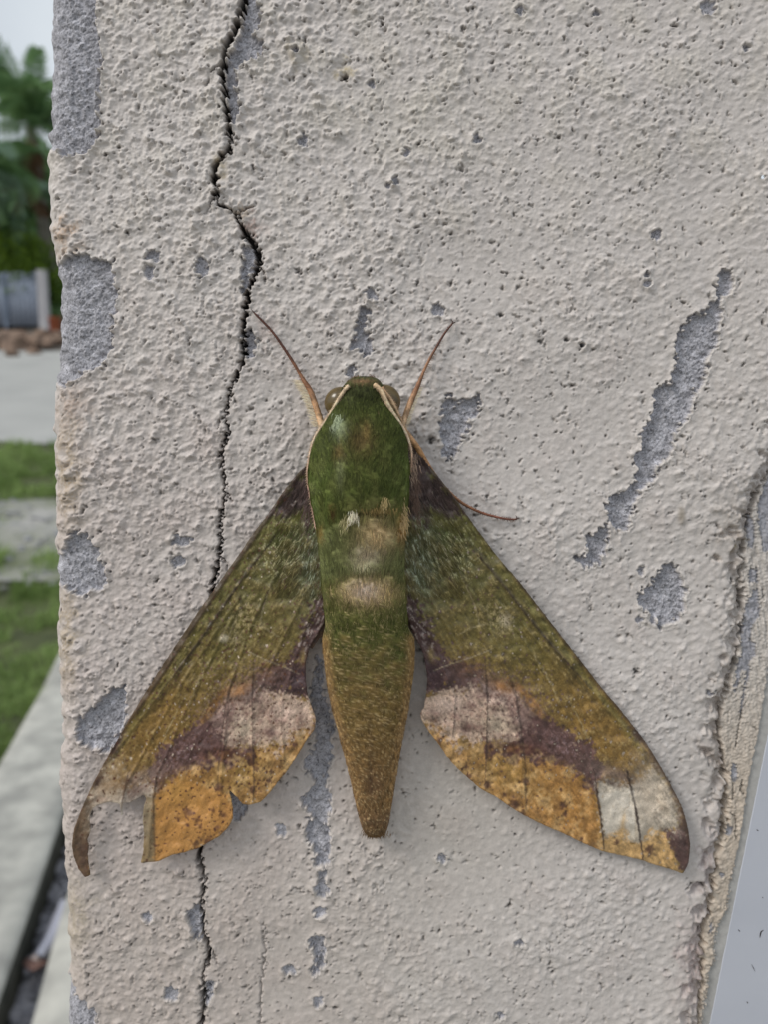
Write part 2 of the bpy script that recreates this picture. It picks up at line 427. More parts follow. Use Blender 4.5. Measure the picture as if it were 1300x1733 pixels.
for br in [[(369,326,1.4),(360,338,.8),(350,362,.2)],[(400,366,1.2),(417,352,.8),(430,349,.2)],[(436,445,1.5),(446,462,.8),(449,480,.2)],[(386,700,1),(372,712,.5),(366,726,.2)],[(374,768,1.4),(367,764,.6)],[(381,832,1),(391,848,.3)],[(370,940,1.2),(382,955,.5),(388,972,.2)],[(344,1512,1),(333,1520,.5)],[(352,1600,1.2),(362,1612,.6),(366,1630,.2)],[(379,105,1.5),(366,118,.8),(358,124,.2)],[(388,232,1),(398,246,.4)]]:
    cd = np.minimum(cd, pline(GX[ws] + 1.5 * n13[ws] + .8 * n7[ws], GY[ws], br) + .25)
chip = sm(9, 0, cd) * sm(.9, 1.9, n13[ws] + .5 * n22[ws])
H[ws] -= 2.6 * chip
C[ws] = C[ws] * (1 - .35 * chip[..., None])
cw = sm(.9, -.9, cd)
lip = np.exp(-(cd / 5) ** 2) * (cd > 0)
side = np.where(GX[ws] < 395, 1, 1)
H[ws] += (1.0 + .6 * n40[ws]) * np.exp(-(np.maximum(cd, 0) / 14) ** 2) - 3.2 * np.exp(-(np.maximum(cd, 0) / 2.2) ** 2)
H[ws] -= 26 * cw
C[ws] = C[ws] * (1 - .9 * cw[..., None])
C[ws] *= (1 - .18 * lip[..., None])
CR = np.zeros(H.shape, bool); CR[ws] = cd < -.3
# paint on the left side of the crack's upper part stands a little proud
ws = win(250, 480, Y0, 420)
cxl = np.interp(GY[ws], [p[1] for p in CRACK], [p[0] for p in CRACK])
H[ws] += 3.2 * np.exp(-((GX[ws] - cxl) / 40) ** 2) * (GX[ws] < cxl) * sm(400, 250, GY[ws])
# faint second crack at the foot
ws = win(420, 470, 1560, Y1)
c2 = pline(GX[ws] + 2 * n13[ws], GY[ws], [(445, 1560, .2), (447, 1610, 1.5), (440, 1680, 2.2), (439, 1733, 2), (438, 1900, 2)])
H[ws] -= 5 * sm(2, -1, c2); C[ws] *= (1 - .35 * sm(1.5, -1, c2)[..., None])
for cx_, cy_ in [(445, 1590), (455, 1605), (440, 1625), (450, 1630), (447, 1570), (440, 1480), (470, 1440), (430, 1500), (468, 1580), (445, 1450)]:
    ws = win(cx_ - 14, cx_ + 14, cy_ - 14, cy_ + 14)
    q = sm(.9, 1.7, n4[ws] + n7[ws]) * np.exp(-(((GX[ws] - cx_) ** 2 + (GY[ws] - cy_) ** 2) / 60))
    H[ws] -= 3 * q; C[ws] *= 1 - .6 * q[..., None]

# ---- right edge: the plaster falls into a ragged groove, then a strip of sealant painted over
GR_Y = [-160, 0, 400, 700, 815, 825, 846, 865, 893, 936, 965, 1012, 1057, 1125, 1160, 1201, 1227, 1256, 1317, 1364, 1419, 1439, 1494, 1523, 1559, 1582, 1637, 1676, 1733, 1900]
GR_X = [1560, 1530, 1430, 1345, 1302, 1291, 1282, 1274, 1270, 1263, 1261, 1263, 1262, 1250, 1238, 1226, 1222, 1222, 1232, 1233, 1229, 1222, 1212, 1208, 1203, 1194, 1193, 1191, 1188, 1165]
ws = win(1100, X1, Y0, Y1)
gx, gy = GX[ws], GY[ws]
gxl = np.interp(gy, GR_Y, GR_X) + 2.0 * n22[ws] + 1.5 * n13[ws] + .5 * n7[ws]
dg = gx - gxl
tv = S(TV, gx, gy)
PE_X = 1305 - (gy - 1270) * (94 / 463.0)                   # left edge of the enamelled panel
shoulder = sm(-60, 0, dg)
sn = .5 + .5 * np.tanh(1.5 * n40[ws] + .6 * n22[ws])
shoulder = sm(-48, 2, dg + 10 * n40[ws])
wall_side = H[ws] - 19 * shoulder ** 2.4 + shoulder * (1.3 * n22[ws] * sn + .35 * n13[ws] + .7 * tv * sn + 1.0 * n40[ws])
strip = -15 + .8 * tv * sm(1350, 1000, gy) + .5 * n7[ws] + .5 * n22[ws] - 10 * sm(5, 1, dg) + 2.5 * np.exp(-((dg - 10) / 8) ** 2)
K = sm(-1.0, 1.0, dg)
Hn = wall_side * (1 - K) + strip * K
Hn -= 9 * np.exp(-(dg / 2.2) ** 2) * sm(-.1, 1.0, n22[ws] + .9 * n40[ws])
for cx_, cy_, r_, dp in [(1233, 1317, 5, 18), (1234, 1364, 5, 20), (1230, 1419, 5, 18), (1190, 1582, 4, 12), (1263, 1012, 6, 12), (1237, 1160, 5, 8), (1248, 1125, 5, 8), (1223, 1205, 5, 8), (1285, 838, 4, 9), (1278, 856, 4, 9), (1261, 965, 5, 7)]:
    q = np.exp(-((((gx - cx_ + 2 * n7[ws]) / r_) ** 2 + ((gy - cy_ + 2 * n13[ws]) / (r_ * 1.7)) ** 2)))
    Hn -= dp * q
Cs = np.empty(gx.shape + (3,), np.float32)
tb = sm(1050, 1400, gy)[..., None]
Cs[:] = (lin((182, 175, 168)) * (1 - tb) + lin((184, 171, 156)) * tb) * 1.25
Cs *= (1 + .05 * n22[ws] + .05 * n4[ws] + .05 * tv)[..., None]
# flakes missing from the strip: smooth blue-grey sealant below
FL = [[(1284,1002),(1291,998),(1293,1022),(1295,1043),(1287,1057),(1282,1064),(1278,1080),(1276,1087),(1287,1093),(1287,1115),(1276,1123),(1277,1146),(1271,1164),(1266,1197),(1264,1213),(1260,1213),(1266,1178),(1272,1142),(1264,1138),(1258,1158),(1252,1178),(1250,1170),(1254,1135),(1264,1107),(1262,1085),(1266,1060),(1268,1040),(1272,1022)],
      [(1320,790),(1299,828),(1292,853),(1291,884),(1298,912),(1300,936),(1340,940),(1350,790)],
      [(1275,873),(1284,887),(1286,912),(1279,934),(1274,927),(1272,901)],
      [(1245,1298),(1253,1299),(1256,1315),(1254,1329),(1249,1331),(1245,1321)],
      [(1272,967),(1290,965),(1291,990),(1277,988)],
      [(1239,1402),(1248,1410),(1245,1421),(1235,1421)],
      [(1208,1570),(1212,1572),(1211,1588),(1206,1588)], [(1225,1486),(1232,1485),(1234,1490),(1228,1492)]]
fl = np.full(gx.shape, 99.0)
for f in FL:
    P = np.array(f, float)
    sel = (gx > P[:, 0].min() - 15) & (gx < P[:, 0].max() + 15) & (gy > P[:, 1].min() - 15) & (gy < P[:, 1].max() + 15)
    fl[sel] = np.minimum(fl[sel], sdf(gx[sel], gy[sel], f) + .9 * n7[ws][sel] + .6 * n13[ws][sel])
fi = sm(.7, -.7, fl)
Cs = Cs * (1 - fi[..., None]) + (lin((156, 155, 160)) * 1.2) * fi[..., None]
Hn -= 2.6 * fi * K
edge_k = np.exp(-(fl / 1.0) ** 2) * K
Cs *= (1 - .45 * edge_k)[..., None]
# thin dark splits in the strip
for sp_ in [[(1264,1210,1.6),(1258,1235,1.4),(1254,1262,1.2),(1251,1275,.8)], [(1283,1236,1),(1288,1242,1.4)], [(1264,1326,1),(1261,1345,1.5),(1267,1353,1)],
            [(1262,1330,.8),(1265,1340,1)], [(1247,1332,1.4),(1247,1360,1.2)], [(1243,1383,1),(1252,1390,1.6),(1254,1405,1.4),(1251,1420,1),(1256,1432,.8)],
            [(1300,1001,1.4),(1300,1020,1)], [(1234,1390,1),(1240,1395,1.2)]]:
    dd = pline(gx + n7[ws] * .8, gy + n13[ws] * .8, sp_)
    q = sm(1.2, -.4, dd)
    Hn -= 3 * q; Cs *= (1 - .7 * q)[..., None]
# the translucent bead between strip and panel
BX = np.interp(gy, [900, 1203, 1248, 1315, 1393, 1421, 1478, 1506, 1547, 1570, 1600, 1635, 1655, 1686, 1710, 1760, 1900],
               [1340, 1300, 1292, 1278, 1266, 1262, 1250, 1242, 1239, 1225, 1215, 1217, 1205, 1204, 1198, 1190, 1160]) + (1.2 * n7[ws] + 2.4 * n4[ws]) * sm(1450, 1520, gy) + .8 * n13[ws]
bd = sm(-1, 1, gx - BX)
Cs = Cs * (1 - bd[..., None]) + (lin((170, 168, 164)) * 1.15 * (1 + .04 * n22[ws][..., None])) * bd[..., None]
Hn = Hn * (1 - bd * K) + (-19.5 + .15 * n22[ws]) * bd * K
mm = K[..., None]
C[ws] = C[ws] * (1 - mm) + Cs * mm
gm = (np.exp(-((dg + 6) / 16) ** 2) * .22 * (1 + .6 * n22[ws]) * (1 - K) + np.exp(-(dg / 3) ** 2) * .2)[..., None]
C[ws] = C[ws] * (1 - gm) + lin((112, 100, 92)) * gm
Hn = np.where(gx > PE_X + 6, np.minimum(Hn, -24), Hn)
H[ws] = Hn
STRIP = np.zeros(H.shape, bool); STRIP[ws] = dg > 0

# ---- sheet mesh sampled from the raster, wrapped round the left corner
SIL = ([-160, 0, 60, 130, 200, 260, 330, 400, 430, 470, 500, 620, 660, 720, 800, 900, 1000, 1100, 1200, 1260, 1330, 1380, 1460, 1560, 1640, 1733, 1900],
       [88, 88, 89, 90, 86, 85, 85, 87, 96, 101, 103, 99, 94, 92, 92, 95, 97, 97, 104, 106, 99, 103, 109, 113, 117, 113, 112])
step = 1.55
uf = np.arange(58, 1312, step)
ub = [58 - step]; st = step
while ub[-1] > -2600:
    st *= 1.12; st = min(st, 90); ub.append(ub[-1] - st)
ur = [uf[-1] + step]; st = step
while ur[-1] < 8000:
    st *= 1.12; st = min(st, 150); ur.append(ur[-1] + st)
us = np.concatenate([np.array(ub)[::-1], uf, np.array(ur)])
vf = np.arange(-12, 1746, step)
vt = [vf[0] - step]; st = step
while vt[-1] > -16000:
    st *= 1.15; st = min(st, 300); vt.append(vt[-1] - st)
vb = [vf[-1] + step]; st = step
while vb[-1] < 15400:
    st *= 1.15; st = min(st, 300); vb.append(vb[-1] + st)
vs = np.concatenate([np.array(vt)[::-1], vf, np.array(vb)])
UU, VV = np.meshgrid(us, vs)


def rs(A, x, y):
    xi = np.clip(x - X0, 0, RW - 1.001); yi = np.clip(y - Y0, 0, RH - 1.001)
    x0 = xi.astype(np.int32); y0 = yi.astype(np.int32); fx_ = xi - x0; fy_ = yi - y0
    if A.ndim == 3: fx_ = fx_[..., None]; fy_ = fy_[..., None]
    return (A[y0, x0] * (1 - fx_) + A[y0, x0 + 1] * fx_) * (1 - fy_) + (A[y0 + 1, x0] * (1 - fx_) + A[y0 + 1, x0 + 1] * fx_) * fy_


def fold(v, a, b):                                          # mirror the raster outwards so the wall goes on beyond the frame
    p = b - a; q = np.mod(v - a, 2 * p)
    return a + np.where(q > p, 2 * p - q, q)


vin = np.clip(VV, -150, 1880)
urs = np.where(UU < 40, fold(UU, 40, 330), np.where(UU > 1490, 1490, UU))
vrs = np.where((VV < -150) | (VV > 1880), fold(VV, -150, 900), VV)
hh = rs(H, urs, vrs)
cc = rs(C, urs, vrs)
far = (VV < -150) | (VV > 1880)
hh = np.where(far & (UU < 1000), np.clip(hh, -6, 8), hh)
xe = np.interp(VV, SIL[0], SIL[1]) + 1.5 * S(T40, .4 * UU, VV) + .5 * S(T22, .6 * UU + 9, VV) - 15
R = 46.0
P0 = at(np.maximum(UU, xe + R), vin)
extra_z = np.where(VV < -150, (-150 - VV), np.where(VV > 1880, -(VV - 1880), 0)) * U
P0[..., 2] += extra_z
arc = np.maximum(xe + R - UU, 0)
th = np.minimum(arc / R, math.pi / 2)
back = np.maximum(arc - R * math.pi / 2, 0)
base = P0.copy()
base[..., 0] -= R * np.sin(th) * U
base[..., 1] += (R * (1 - np.cos(th)) + back) * U
Nn = np.stack([-np.sin(th), -np.cos(th), 0 * th], -1)
hh = hh * (1 - .80 * sm(8, 50, arc)) 
V = base + Nn * (hh * U)[..., None]
nr, nc = UU.shape
idx = np.arange(nr * nc).reshape(nr, nc)
F = np.stack([idx[:-1, :-1], idx[:-1, 1:], idx[1:, 1:], idx[1:, :-1]], -1).reshape(-1, 4)[:, ::-1]
fu = .25 * (UU[:-1, :-1] + UU[:-1, 1:] + UU[1:, 1:] + UU[1:, :-1]); fv = .25 * (VV[:-1, :-1] + VV[:-1, 1:] + VV[1:, 1:] + VV[1:, :-1])
infr = (fu > X0 + 2) & (fu < X1 - 2) & (fv > Y0 + 2) & (fv < Y1 - 2)
ii = (np.clip(np.round(fv - Y0), 0, RH - 1).astype(int), np.clip(np.round(fu - X0), 0, RW - 1).astype(int))
pid = np.where(infr, PID[ii], -1).ravel()
crk = (infr & CR[ii]).ravel()
gx_at = np.interp(np.clip(fv, Y0, Y1), GR_Y, GR_X)
stp = np.where(infr, STRIP[ii], fu > gx_at).ravel()
pid[crk | stp] = -1
V = V.reshape(-1, 3); CC = cc.reshape(-1, 3)
sel = (pid < 0) & ~crk & ~stp
v, f, c = sub(V, F, CC, sel)
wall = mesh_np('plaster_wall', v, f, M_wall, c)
tag(wall, 'rough off-white painted plaster wall with a long black crack and flaked grey patches', 'wall')
v, f, c = sub(V, F, CC, crk)
o = mesh_np('crack', v, f, M_bare, c, wall); o['label'] = 'long dark crack running down the plaster'
lab = {13: 'long slanting bare grey streak at the right', 1: 'bare grey patch on the left corner beside the road', 0: 'bare grey patch at the upper left corner',
       12: 'bare grey patch right of the moth head', 16: 'long ragged bare strip below the left wing'}
for k in range(len(PATCHES)):
    s_ = pid == k
    if s_.sum() < 12: continue
    v, f, c = sub(V, F, CC, s_)
    o = mesh_np('bare_patch', v, f, M_bare, c, wall)
    if k in lab: o['label'] = lab[k]
v, f, c = sub(V, F, CC, stp)
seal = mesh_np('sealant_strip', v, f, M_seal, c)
tag(seal, 'beige flaking painted sealant strip between the plaster wall and the bluish white panel', 'sealant')

# enamelled panel (frame member) at the lower right
def slab(name, quad, z0, z1, mat, parent=None, bev=4):
    """front outline quad in photo px, front at z1 px, back at z0 px"""
    q = np.array(quad, float); c0 = q.mean(0)
    rings = []
    for k, (ins, zz) in enumerate([(0, z0), (0, z1 - bev), (bev * .3, z1 - bev * .3), (bev, z1)]):
        d = q - c0; L = np.linalg.norm(d, axis=1, keepdims=True)
        p = q - d / L * ins * 1.4
        w_ = at(p[:, 0], p[:, 1], 0); w_[:, 1] = -zz * U
        rings.append(w_)
    Vv = np.concatenate(rings); n = len(q); Ff = []
    for r in range(3):
        for i in range(n):
            Ff.append((r * n + i, r * n + (i + 1) % n, (r + 1) * n + (i + 1) % n, (r + 1) * n + i))
    Ff.append(tuple(3 * n + i for i in range(4)))
    return mesh_np(name, Vv, np.array(Ff), mat, None, parent, smooth=False)


e0 = lambda y: 1305 - (y - 1270) * (94 / 463.0)
panel = slab('enamelled_panel', [(e0(-900), -900), (3200, -900), (3200, 3200), (e0(3200), 3200)], -260, -18.5, M_panel)
tag(panel, 'smooth bluish white painted panel at the lower right beside the sealant strip', 'panel')
def fleck(pts, parent=None, h=.6):
    """a thin curved dark scratch lying on the panel"""
    pts = np.array(pts, float); t = np.gradient(pts[:, :2], axis=0); t /= np.linalg.norm(t, axis=1, keepdims=True) + 1e-9
    nrm = np.stack([-t[:, 1], t[:, 0]], 1) * pts[:, 2:3] * .5
    a = pts[:, :2] + nrm; b = pts[:, :2] - nrm
    A = at(a[:, 0], a[:, 1], -18.5 + .3); B = at(b[:, 0], b[:, 1], -18.5 + .3); Cc = at(pts[:, 0], pts[:, 1], -18.5 + h + .3)
    n = len(pts); Vv = np.concatenate([A, Cc, B]); Ff = []
    for i in range(n - 1):
        Ff += [(i, i + 1, n + i + 1, n + i), (n + i, n + i + 1, 2 * n + i + 1, 2 * n + i)]
    return mesh_np('scratch', Vv, np.array(Ff), M_speck, None, parent)
fleck([(1293, 1574, .6), (1289, 1577, 2.2), (1288, 1581, 2.2), (1287, 1587, .5)], panel)
fleck([(1273, 1632, .3), (1276, 1638, 1.2), (1279, 1644, .3)], panel)
fleck([(1250, 1573, .5), (1252, 1575, 1.8), (1253, 1577, .4)], panel)
fleck([(1265, 1695, .5), (1266, 1697, 1.8), (1267, 1698, .4)], panel)
fleck([(1281, 1404, .5), (1283, 1405, 1.7), (1285, 1406, .4)], panel)
fleck([(1291, 1518, .3), (1292, 1519, 1.3), (1293, 1520, .3)], panel)

# ------------------------------------------------------------------ MOTH
KM = 1.25
moth = empty('moth', at(630, 1000, 40))
tag(moth, 'large green and brown hawk moth with spread wings, head up, clinging to the cracked wall', 'moth')


_lin0 = lin
def lin(c):
    v_ = _lin0(c); L_ = (v_ * np.array([.3, .6, .1])).sum(-1, keepdims=True)
    return L_ + (v_ - L_) * .91


def mixc(Cx, mask, rgb, a=1.0):
    m_ = np.clip(mask * a, 0, 1)[..., None]
    return Cx * (1 - m_) + lin(rgb) * KM * m_


def el(px, py, cx_, cy_, rx_, ry_, ang=0, pw=1.0, nz_=.18):
    ca, sa = math.cos(math.radians(ang)), math.sin(math.radians(ang))
    dx, dy = px - cx_, py - cy_
    q = ((dx * ca + dy * sa) / rx_) ** 2 + ((-dx * sa + dy * ca) / ry_) ** 2
    q = np.maximum(q * (1 + nz_ * (S(T13, px, py) + S(T7, px, py))), 0)
    return np.exp(-q ** pw)


def pm(px, py, poly, soft=3, na=2.5):
    return sm(soft * 1.1, -soft * 1.1, sdf(px, py, poly) + na * (1.1 * S(T40, px, py + 5) * (soft > 4) + S(T13, px + 31, py) + .6 * S(T7, px, py + 13)))


def wing_pattern(px, py, left, gx0, gy0):
    """px,py: coordinates in the right wing's frame; gx0,gy0: true photo px (for grain)"""
    g = S(TWL if left else TWR, gx0, gy0); g4 = S(T4, gx0, gy0); g3 = S(T3, gx0 + 40, gy0); g40 = S(T40, gx0, gy0); g13 = S(T13, gx0, gy0)
    C_ = np.empty(px.shape + (3,)); C_[:] = lin((104, 92, 46)) * KM
    # costal distance: 0 on the leading edge, growing inwards
    lead = np.interp(py, [760, 870, 985, 1075, 1165, 1228, 1295, 1365, 1430], [700, 790, 880, 950, 1020, 1072, 1118, 1155, 1169])
    din = lead - px
    C_ = mixc(C_, sm(980, 1180, py) , (122, 96, 44), .9)
    C_ = mixc(C_, sm(1100, 1260, py), (140, 104, 48), .85)
    C_ = mixc(C_, sm(960, 1040, py) * el(px, py, 950, 1180, 60, 120, -38) * np.clip(.4 + .6 * g40, 0, 1), (96, 82, 38), .6)
    C_ = mixc(C_, sm(930, 830, py), (84, 88, 38), .9)
    C_ = mixc(C_, el(px, py, 760, 900, 60, 40, 50), (78, 92, 40), .8)
    C_ = mixc(C_, el(px, py, 790, 1060, 60, 40, -30) * np.clip(.5 + .5 * g40, 0, 1), (88, 76, 34), .7)
    C_ = mixc(C_, el(px, py, 1000, 1210, 60, 90, -38), (146, 106, 46), .5)
    C_ = mixc(C_, el(px, py, 712, 950, 38, 95, -8), (100, 110, 84), .8)
    C_ = mixc(C_, el(px, py, 790, 985, 40, 70, -38), (78, 82, 46), .7)
    C_ = mixc(C_, el(px, py, 860, 1060, 40, 110, -40), (86, 84, 38), .65)
    C_ = mixc(C_, el(px, py, 800, 1040, 50, 60, -30), (112, 98, 52), .5)
    C_ = mixc(C_, np.clip(.5 + .45 * g40, 0, 1), (124, 104, 52), .35)
    C_ = mixc(C_, np.clip(.5 - .5 * g40, 0, 1), (84, 80, 36), .3)
    # leading edge band and dark rim
    C_ = mixc(C_, np.exp(-((din - 14) / 9) ** 2), (112, 108, 54), .5)
    C_ = mixc(C_, np.exp(-((din - 30) / 5) ** 2) * sm(880, 960, py) * sm(1230, 1150, py), (66, 58, 36), .55)
    # dark shoulder
    C_ = mixc(C_, pm(px, py, [(680,735),(700,740),(722,775),(760,830),(790,868),(770,880),(755,885),(738,868),(725,885),(710,878),(700,882),(680,880)], 5, 4), (78, 62, 60), .96)
    C_ = mixc(C_, el(px, py, 705, 790, 12, 40, -25) , (120, 100, 96), .45)
    C_ = mixc(C_, el(px, py, 748, 880, 34, 10, 25), (108, 104, 40), .7)
    # pale flecks below the shoulder
    C_ = mixc(C_, sm(.6, 1.6, g4 + .8 * g) * el(px, py, 765, 930, 60, 45, 40, 1.5), (165, 160, 120), .75)
    C_ = mixc(C_, sm(.7, 1.8, g4 + .8 * g) * el(px, py, 708, 940, 26, 70, 0, 1.5), (170, 180, 160), .7)
    # inner margin, purple brown
    C_ = mixc(C_, pm(px, py, [(670,960),(688,1000),(705,1020),(735,1070),(752,1110),(790,1118),(815,1135),(822,1155),(800,1168),(782,1175),(760,1172),(735,1176),(722,1182),(700,1200),(660,1200)], 7, 5), (78, 56, 56), .95)
    C_ = mixc(C_, sm(.2, 1.4, g + .4 * g4) * pm(px, py, [(680,990),(700,1020),(738,1080),(725,1105),(700,1070),(680,1060)], 5, 3), (156, 142, 134), .65)
    C_ = mixc(C_, pm(px, py, [(722,1120),(745,1130),(760,1165),(745,1175),(724,1170)], 5, 3), (62, 44, 48), .75)
    C_ = mixc(C_, el(px, py, 730, 1108, 5, 11, -10), (150, 126, 74), .8)
    C_ = mixc(C_, el(px, py, 800, 1135, 26, 18, 20), (112, 78, 48), .6)
    # ochre outer field
    och = [(700,1215),(735,1222),(760,1240),(790,1250),(830,1256),(870,1262),(920,1278),(960,1296),(985,1318),(1010,1350),(1016,1400),(1022,1460),(960,1450),(860,1400),(740,1300),(690,1240)]
    C_ = mixc(C_, pm(px, py, och, 5, 3.5), (162, 118, 60), 1)
    C_ = mixc(C_, el(px, py, 960, 1350, 45, 70, -30), (176, 124, 52), .6)
    C_ = mixc(C_, el(px, py, 850, 1300, 60, 32, 25), (152, 120, 54), .7)
    C_ = mixc(C_, el(px, py, 900, 1340, 60, 14, 15) * np.clip(.5 + .6 * g13, 0, 1), (196, 158, 96), .6)
    C_ = mixc(C_, el(px, py, 770, 1290, 30, 60, -38), (176, 142, 90), .5)
    # pinkish cloud
    C_ = mixc(C_, pm(px, py, [(708,1200),(720,1178),(745,1172),(775,1172),(800,1160),(830,1158),(868,1162),(896,1200),(910,1240),(872,1264),(838,1258),(805,1256),(780,1262),(752,1240),(735,1228),(706,1234)], 5, 4), (186, 160, 138), 1)
    C_ = mixc(C_, np.clip(.1 + .6 * g13 + .5 * S(T22, gx0, gy0), 0, 1) * el(px, py, 790, 1210, 80, 34, 8, 2), (126, 92, 80), .6)
    C_ = mixc(C_, el(px, py, 835, 1164, 44, 22, 18, 1, .35), (122, 100, 98), .8)
    C_ = mixc(C_, el(px, py, 760, 1195, 30, 16, 0), (200, 174, 158), .6)
    C_ = mixc(C_, el(px, py, 842, 1228, 22, 24, 0), (192, 176, 150), .6)
    C_ = mixc(C_, el(px, py, 890, 1214, 30, 46, -32, 1.3, .3), (124, 98, 90), .92)
    for bx_, by_, ba, bb, bt in [(800,1196,14,10,10),(772,1212,10,7,0),(838,1200,8,12,0),(812,1232,16,7,10),(850,1246,24,7,8),(735,1206,12,6,30),(868,1196,10,20,-20),(822,1178,26,7,5)]:
        C_ = mixc(C_, el(px, py, bx_, by_, ba, bb, bt, 1.0, .35), (112, 82, 74), .6)
    # orange line round the cloud and the dark edge
    C_ = mixc(C_, el(px, py, 850, 1162, 20, 9, 25), (164, 112, 50), .75)
    C_ = mixc(C_, pm(px, py, [(862,1152),(880,1158),(905,1185),(925,1215),(918,1222),(900,1195),(880,1172),(862,1162)], 4, 2), (134, 92, 40), .75)
    # purple brown diagonal band
    C_ = mixc(C_, pm(px, py, [(818,1250),(845,1258),(870,1254),(892,1234),(914,1208),(938,1224),(970,1240),(1006,1268),(1022,1300),(1016,1356),(994,1326),(962,1298),(930,1290),(890,1292),(850,1282),(822,1268)], 4.5, 3.5), (92, 66, 62), .97)
    C_ = mixc(C_, el(px, py, 880, 1268, 40, 10, 5), (84, 48, 36), .8)
    C_ = mixc(C_, sm(.5, 1.6, g4 + g13) * el(px, py, 960, 1268, 45, 20, 38), (134, 110, 112), .5)
    C_ = mixc(C_, np.clip(el(px, py, 790, 1232, 12, 12) + el(px, py, 812, 1212, 7, 5) * .6 + el(px, py, 733, 1218, 13, 6, 20) * .8, 0, 1), (88, 62, 56), .9)
    # tip
    C_ = mixc(C_, pm(px, py, [(1008,1325),(1030,1318),(1060,1330),(1090,1322),(1105,1300),(1135,1335),(1152,1380),(1150,1400),(1125,1405),(1085,1430),(1060,1425),(1022,1420),(1016,1360)], 4, 2.5), (180, 168, 150), .96)
    C_ = mixc(C_, el(px, py, 1110, 1345, 28, 46, -15), (184, 168, 150), .75)
    C_ = mixc(C_, pm(px, py, [(1020,1425),(1035,1412),(1055,1400),(1062,1425),(1085,1432),(1100,1412),(1126,1408),(1160,1480),(1020,1450)], 5, 3), (186, 148, 92), .92)
    C_ = mixc(C_, el(px, py, 1058, 1392, 3.5, 16, 12), (196, 160, 110), .7)
    C_ = mixc(C_, el(px, py, 1040, 1310, 44, 13, 20), (132, 112, 100), .8)
    C_ = mixc(C_, np.clip(el(px, py, 1037, 1326, 18, 4, 22) + el(px, py, 1062, 1315, 14, 5, 25), 0, 1), (92, 74, 68), .8)
    C_ = mixc(C_, pm(px, py, [(1122,1402),(1145,1405),(1160,1385),(1172,1420),(1172,1470),(1158,1486),(1146,1455)], 3, 2), (84, 62, 60), .97)
    C_ = mixc(C_, el(px, py, 1150, 1408, 9, 8), (150, 128, 118), .6)
    C_ = mixc(C_, el(px, py, 1080, 1243, 9, 20, -38, 1.6), (72, 56, 50), .95)
    C_ = mixc(C_, el(px, py, 1109, 1292, 7, 24, -30, 1.6), (80, 62, 54), .9)
    C_ = mixc(C_, pm(px, py, [(1128,1320),(1140,1332),(1158,1375),(1166,1410),(1150,1400),(1142,1365)], 3, 2), (90, 72, 60), .8)
    C_ = mixc(C_, el(px, py, 1090, 1285, 26, 22, 0), (140, 116, 84), .6)
    # dark specks on the ochre
    spk = sm(1.75, 2.4, S(T13, gx0 * 1.6 + 90, gy0 * 1.6) + .35 * g4)
    f_ = pm(px, py, [(712,1222),(760,1240),(800,1250),(800,1310),(850,1355),(900,1385),(1010,1430),(1010,1445),(850,1375),(760,1300)], 12, 3)
    C_ = mixc(C_, spk * f_, (84, 56, 44), .85)
    C_ = mixc(C_, spk * pm(px, py, och, 8, 3), (110, 74, 44), .35)
    C_ = mixc(C_, np.clip(.1 + .55 * S(T40, gx0 + 400, gy0) + .3 * g13, 0, 1) * pm(px, py, och, 8, 3), (192, 158, 104), .5)
    C_ = mixc(C_, np.clip(-.1 - .55 * S(T40, gx0 + 400, gy0) + .3 * g13, 0, 1) * pm(px, py, och, 8, 3), (126, 88, 44), .5)
    for sx, sy, sr in [(745,1252,5),(826,1280,6),(890,1323,6),(826,1328,6),(872,1362,9),(883,1378,6),(855,1345,4),(954,1363,6),(958,1378,4),(795,1314,5),(950,1335,3),(1122,1367,4),(1100,1438,8),(1045,1425,4),(985,1420,4),(790,1298,4)]:
        C_ = mixc(C_, el(px, py, sx, sy, sr, sr * 1.1, 0, 2, .3), (82, 54, 46), .85)
    # veins
    for vn, wv in [([(742,850,0),(800,930,1),(835,968,2),(880,1025,3),(920,1075,3),(960,1120,2),(1000,1165,1)], .8),
                   ([(768,945,0),(780,970,1),(800,1010,1.5),(812,1040,1)], .5),
                   ([(822,1115,1),(824,1145,3),(826,1180,2.5),(825,1230,1.5),(824,1280,2.5),(822,1330,1.5),(825,1350,1.5)], .7),
                   ([(862,1140,2),(870,1165,5),(876,1185,3),(882,1225,2),(890,1290,1.5),(892,1370,1.5)], .6),
                   ([(700,1165,.2),(772,1178,.5),(769,1230,1.5),(765,1260,1)], .5),
                   ([(1006,1300,1),(1012,1345,3),(1017,1380,2.5),(1022,1420,1.5),(1023,1440,1)], .8),
                   ([(1062,1305,2),(1068,1330,3),(1078,1375,3),(1086,1430,2),(1090,1455,1)], .8),
                   ([(735,1135,.5),(760,1125,1),(800,1112,.8),(835,1098,.8)], -.5)]:
        d_ = pline(px + .5 * g13, py, vn)
        if wv > 0: C_ = mixc(C_, sm(1.3, -.6, d_), (62, 48, 42), wv)
        else: C_ = mixc(C_, sm(1.3, -.6, d_), (176, 160, 128), -wv)
    for sc_ in ([(790,990,.3),(806,1030,1.2),(812,1062,.4)], [(838,1020,.3),(858,1050,1.4),(872,1078,.4)], [(905,1110,.3),(935,1160,1.1),(948,1190,.3)], [(742,910,.3),(760,950,1.2),(768,985,.3)], [(960,1180,.3),(985,1225,1.2),(995,1250,.3)], [(775,1075,.3),(800,1062,1.0),(826,1056,.3)]):
        C_ = mixc(C_, sm(1.8, -.6, pline(px + 1.2 * g13, py, sc_)), (176, 160, 120), .45)
    C_ = mixc(C_, el(px, py, 842, 1045, 22, 30, -30) * sm(-.2, 1.2, g4 + g13), (168, 150, 108), .6)
